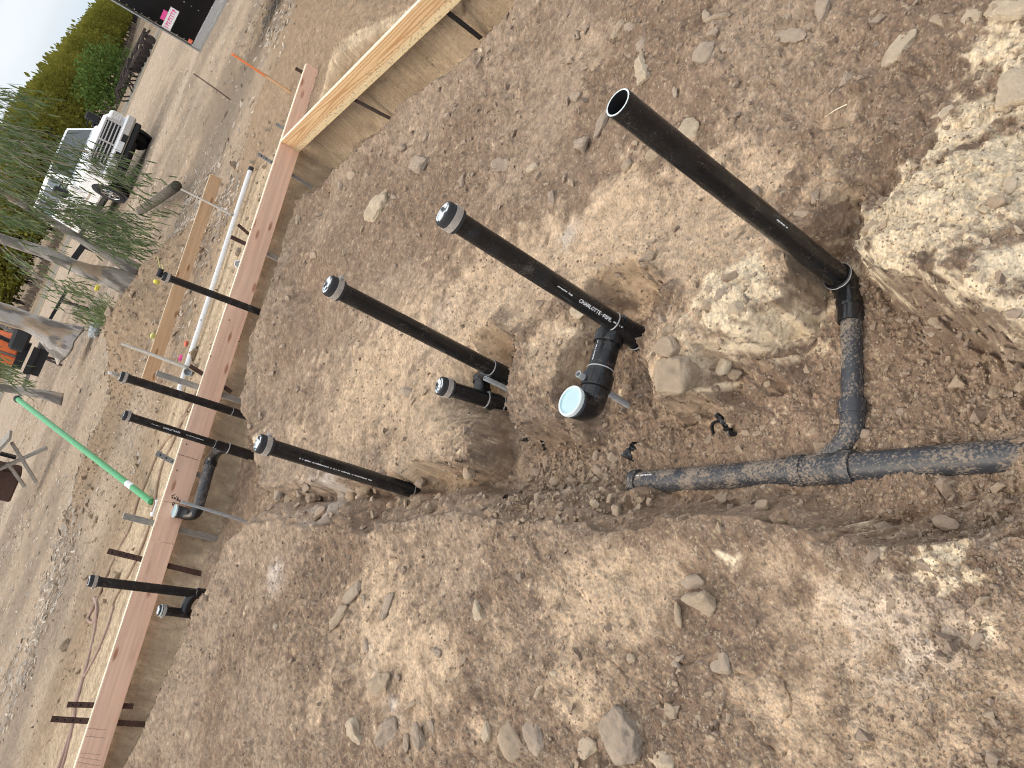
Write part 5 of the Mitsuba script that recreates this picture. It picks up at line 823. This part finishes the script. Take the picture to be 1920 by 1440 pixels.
part(kP, 'grille_frame', tl(cat([rbox(.88, .935, -.68, .68, 1.18, 1.235, .01), rbox(.88, .935, -.68, .68, .775, .82, .01), rbox(.88, .935, .60, .68, .80, 1.2, .01), rbox(.88, .935, -.68, -.60, .80, 1.2, .01), rbox(.88, .94, -.03, .03, .8, 1.2, .01)])), 'mat_chrome', 30)
for s in (-1, 1):
    part(kP, 'headlight', tl(rbox(.76, .91, min(.69*s, .96*s), max(.69*s, .96*s), .86, 1.17, .04)), 'mat_lamp', 30); a = part(kP, 'mirror', tl(rbox(-.92, -.78, min(1.12*s, 1.36*s), max(1.12*s, 1.36*s), 1.30, 1.68, .04)), 'mat_black', 30); part(a, 'arm', tl(cat([bar((-.82, .93*s, 1.40), (-.84, 1.15*s, 1.42), .05, .04), bar((-.82, .93*s, 1.55), (-.84, 1.15*s, 1.56), .05, .04)])), 'mat_black')
part(kP, 'bumper', tl(rbox(.78, 1.02, -1.0, 1.0, .55, .80, .05)), 'mat_chrome', 30); part(kP, 'bumper_opening', tl(rbox(1.0, 1.025, -.40, .40, .58, .72, .008)), 'mat_black'); part(kP, 'valance', tl(rbox(.72, .95, -.92, .92, .38, .56, .04)), 'mat_black', 30); part(kP, 'plate', tl(rbox(1.02, 1.035, -.16, .16, .60, .74, .004)), 'mat_paper')
part(kP, 'rocker_panel', tl(rbox(-5.3, -.6, -.93, .93, .40, .56, .03)), 'mat_black'); part(kP, 'rub_strip', tl(cat([rbox(-5.2, -.6, -.995, -.97, .80, .86, .006), rbox(-5.2, -.6, .97, .995, .80, .86, .006)])), 'mat_paint_lower')
for x0 in (-.82, -2.22, -3.32): part(kP, 'door_seam', tl(rbox(x0-.008, x0+.008, -.984, -.97, .60, 1.34, .002)), 'mat_black')
for x0 in (-1.95, -3.05): part(kP, 'door_handle', tl(rbox(x0-.1, x0+.1, -1.01, -.97, 1.06, 1.11, .01)), 'mat_black')
part(kP, 'tail_lamp', tl(rbox(-5.37, -5.30, -.975, -.86, .75, 1.30, .01)), 'mat_orange_paint')
for x0 in (0.0, -3.75):
    for s in (-1, 1):
        p, ax = np.array([x0, .80*s, .40]), np.array([0, s, 0.0])
        part(kP, 'wheel_arch', tl(lathe([(.50, .10), (.50, .187), (.0, .188)], p, ax, 28)), 'mat_black', 30)
        w = part(kP, 'wheel', tl(lathe([(.20, .205), (.36, .205), (.40, .17), (.40, -.06), (.36, -.10), (0, -.10)], p, ax, 32)), 'mat_tyre', 35); part(w, 'rim', tl(lathe([(.255, .206), (.25, .215), (.23, .19), (.12, .175), (.05, .20), (0, .205)], p, ax, 24)), 'mat_chrome', 35)
        for q in range(6): c_ = p+ax*.197+np.array([math.cos(q*1.047)*.16, 0, math.sin(q*1.047)*.16]); part(w, 'spoke', tl(bar(p+ax*.197+np.array([math.cos(q*1.047)*.06, 0, math.sin(q*1.047)*.06]), p+ax*.19+np.array([math.cos(q*1.047)*.235, 0, math.sin(q*1.047)*.235]), .05, .03, (0, 1, 0))), 'mat_chrome')
part(kP, 'chassis', tl(rbox(-5.0, .6, -.5, .5, .28, .55, .04)), 'mat_black')

# black box trailer
simple('mat_trailer', (0.006, 0.006, 0.008), 0.10, 0.25, 0.2, 2)
def dplate(p, n, uv):
    d, _, k = VO(p.x*26, p.z*26); return 0.004*SS(.35, .1, d)
scene['mat_diamond_plate'] = pbsdf((0.55, 0.56, 0.57), 0.32, 0.6, dplate, 1.0, 2e-3, metallic=.75)
c0 = ahead(373, 96, 12.6); c1_ = at(424, 0, c0[2]); tx_ = (c1_-c0); tx_[2] = 0; tx_ = unit(tx_); tx_ = unit(tx_ if tx_[1] < -.25*tx_[0] else np.array([.965, -.262, 0])); ty_ = np.array([-tx_[1], tx_[0], 0]); tz_ = np.array([0, 0, 1.0]); c0 = c0
def tr(x, y, z): return c0+tx_*x+ty_*y+tz_*z
def tbox(x0, x1, y0, y1, z0, z1): return boxm(tr((x0+x1)/2, (y0+y1)/2, (z0+z1)/2), [tx_, ty_, tz_], ((x1-x0)/2, (y1-y0)/2, (z1-z0)/2))
kR = thing('cargo_trailer', 'glossy black enclosed trailer with diamond plate along its lower edge', 'trailer')
part(kR, 'box', tbox(.03, 4.8, .02, 2.1, .03, 2.05), 'mat_trailer'); part(kR, 'stone_guard', tbox(.02, 4.8, -.002, .018, .0, .115), 'mat_diamond_plate', label='bright diamond plate strip'); part(kR, 'corner_trim', tbox(-.006, .016, -.008, .03, -.02, 2.05), 'mat_chrome'); part(kR, 'lower_rail', tbox(.0, 4.8, -.008, .05, -.022, -.002), 'mat_chrome'); part(kR, 'underframe', tbox(.8, 4.8, .7, 1.6, -.12, .02), 'mat_black'); part(kR, 'roof', tbox(0, 4.8, .0, 2.1, 2.055, 2.10), 'mat_trailer')
part(kR, 'marker_light', tbox(.045, .10, -.006, .019, .13, .185), 'mat_coral', label='red marker light')
for x0 in (.05, .58, 1.2): 
    for i in range(10): part(kR, 'rivet', lathe([(.008, 0), (.006, .005), (0, .007)], tr(x0, .02, .24+i*.10), -ty_, 8), 'mat_chrome')
st = part(kR, 'sticker', cat([tbox(.04, .40, .012, .0195, .44, .56)]), 'mat_paper', label='white and pink sticker'); part(st, 'badge', tbox(.14, .30, .012, .0195, .563, .62), 'mat_pink')
rs = np.random.default_rng(4); part(st, 'faded_print', cat([tbox(.06+i*.042, .06+i*.042+w_, .0105, .013, .47+q_, .53) for i in range(8) for w_, q_ in ((rs.uniform(.010, .014), 0), (rs.uniform(.022, .032), rs.uniform(.02, .05)))]), 'mat_pink', label='faded pink print')
for x0 in (2.3, 3.2): part(kR, 'wheel', lathe([(0, .0), (.30, 0), (.34, .04), (.34, .18), (.30, .22), (0, .22)], tr(x0, .05, -.12), ty_, 24), 'mat_tyre', 35)

simple('mat_log', (0.11, 0.095, 0.08), .9, .1, .7, 14)
k = thing('log', 'gray log lying on the leaf litter near the front of the truck', 'log'); a, b = at(272, 398, -.10), at(338, 352, -.08); part(k, 'stem', tube(spline([a+[0, 0, .08], (a+b)/2+[0, 0, .06], b+[0, 0, .06]], 6), .085, 14), 'mat_log', True)
k = thing('trash_bag', 'small dark bag on the litter behind the mound', 'bag'); p = hits([(187, 622)])[0]; V, F = hull_mesh(18, (.16, .14, .12), np.random.default_rng(3), 1, .2); part(k, 'sheet', (V+p+[0, 0, .08], F), 'mat_conduit', 30)
# trestles, table and the orange machine
def trestle(label, pa, pb, y, hgt, bsdf, w=.06, legs=((0.1, 1), (0.9, 1))):
    k = thing('steel_trestle', label, 'trestle'); a, b = ahead(*pa, y), ahead(*pb, y); part(k, 'beam', bar(a, b, w, w*1.2), bsdf); d = unit((b-a)*[1, 1, 0]); o = np.array([-d[1], d[0], 0])
    for t, _ in legs:
        q = a+(b-a)*t
        for s in (-1, 1):
            f = q+o*s*.32; f[2] = gz(f[0], f[1])-.02; part(k, 'leg', bar(q, f, .05, .05), 'mat_iron')
    return k
trestle('long gray bench beam on dark splayed legs beside the orange machine', (78, 640), (38, 742), 22, .7, 'mat_beam', .07, ((.25, 1), (.88, 1)))
trestle('thin dark trestle left of the double-trunked tree', (124, 546), (92, 602), 21, .6, 'mat_black', .06, ((.3, 1),))
trestle('black trestle seen between the two gray trunks', (158, 458), (135, 490), 20, .7, 'mat_black', .11, ((.15, 1), (.95, 1)))
kt = thing('timber_table', 'weathered X-legged timber table at the left edge with a dark red box under it', 'table'); y = 15.8
a, b = ahead(20, 815, y), ahead(-60, 900, y); part(kt, 'top', bar(a, b, .55, .05), 'mat_wood_gray'); d = unit((b-a)*[1, 1, 0]); o = np.array([-d[1], d[0], 0])
for px in (((22, 830), (68, 904)), ((14, 868), (46, 912)), ((88, 839), (-2, 880))): part(kt, 'leg', bar(ahead(*px[0], y), ahead(*px[1], y), .10, .05), 'mat_wood_gray')
part(kt, 'strut', bar(ahead(30, 858, y+.2), ahead(0, 850, y+.2), .12, .05), 'mat_black')
k = thing('red_box', 'dark red box standing under the timber table', 'box'); p = ahead(5, 897, y+.4); part(k, 'shell', (lambda m: (m[0]+p, m[1]))(rbox(-.35, .25, -.25, .25, -.25, .22, .03)), 'mat_rust', 30); part(k, 'lid', (lambda m: (m[0]+p, m[1]))(rbox(-.36, .26, -.26, .26, .225, .27, .01)), 'mat_iron', 30)
ko = thing('orange_machine', 'orange sheet-metal machine with black frame partly hidden by the thick trunk', 'machine'); y = 20.0
def mpanel(p0, p1, hgt, dep, bsdf, name):
    a, b = ahead(*p0, y), ahead(*p1, y); d = unit((b-a)*[1, 1, 0]); o = np.array([-d[1], d[0], 0]); o = o if o[1] > 0 else -o; L = np.linalg.norm((b-a)[:2]); z0 = min(a[2], b[2]); part(ko, name, (lambda m: (m[0]@np.array([d, o, [0, 0, 1.0]])+(a+b)/2*[1, 1, 0]+[0, 0, z0]+o*dep/2, m[1]))(rbox(-L/2, L/2, -dep/2, dep/2, 0, hgt, .03)), bsdf, 30)
mpanel((41, 643), (31, 667), 1.0, .8, 'mat_orange_paint', 'hood_panel'); mpanel((32, 672), (25, 688), .85, .8, 'mat_orange_paint', 'lower_panel'); mpanel((35, 668), (32, 672), .95, .7, 'mat_beam', 'gray_strip')
a, b = ahead(52, 642, y), ahead(30, 690, y); part(ko, 'frame', bar(a, b, .14, .18), 'mat_black'); part(ko, 'fork', bar(a+[0, -.3, -.2], b+[0, -.3, -.2], .10, .12), 'mat_black'); part(ko, 'seat', (lambda m: (m[0]+ahead(46, 636, y), m[1]))(rbox(-.28, .28, -.25, .25, -.1, .25, .06)), 'mat_rubber', 30); part(ko, 'base', bar(a-[0, 0, .35], b-[0, 0, .35], .45, .22), 'mat_black'); part(ko, 'mast', bar(ahead(-20, 622, y), ahead(40, 650, y), .08, .08), 'mat_black'); part(ko, 'mast', bar(ahead(-10, 606, y), ahead(36, 628, y), .06, .06), 'mat_beam')
# rusty farm implements along the far side of the yard
def implement(label, p0, p1, n, disc, hgt):
    k = thing('farm_implement', label, 'farm implement'); a, b = at(*p0, -.28), at(*p1, -.28); d = unit(b-a); o = np.array([-d[1], d[0], 0]); L = np.linalg.norm(b-a); up = np.array([0, 0, hgt])
    part(k, 'tool_bar', bar(a+up, b+up, .14, .14), 'mat_iron'); part(k, 'rear_bar', bar(a+up*.8+o*1.1, b+up*.8+o*1.1, .12, .12), 'mat_iron')
    for t in (.05, .5, .95): part(k, 'cross_bar', bar(a+d*L*t+up, a+d*L*t+up*.8+o*1.1, .10, .10), 'mat_iron')
    for i in range(n):
        q = a+d*L*(i+.5)/n
        if disc: part(k, 'disc', lathe([(0, 0), (.16, .02), (.30, .07), (.30, .08), (0, .012)], q+[0, 0, .30]+o*(.2+.7*(i % 2)), unit(d+o*.35), 16), 'mat_iron', 30); 
        else:
            for s in (-.5, .6): part(k, 'tine', tube(spline([q+up, q+up*.5+o*s*.9, q+o*s*.5], 4), .05, 7), 'mat_iron', True)
        part(k, 'hanger', bar(q+up, q+[0, 0, .3]+o*(.2+.7*(i % 2) if disc else .1), .06, .06), 'mat_iron')
    part(k, 'hitch', cat([bar(a+d*L*.35+up, a+d*L*.5-o*1.0+up*.6, .09, .09), bar(a+d*L*.65+up, a+d*L*.5-o*1.0+up*.6, .09, .09)]), 'mat_iron')
implement('long rusty disc implement nearest the black trailer', (297, 70), (272, 114), 9, True, .75); implement('rusty tined implement in the middle of the row beyond the yard', (268, 124), (252, 156), 4, False, .8); implement('small rusty A-framed implement at the left end of the row', (248, 170), (244, 186), 2, False, .75)
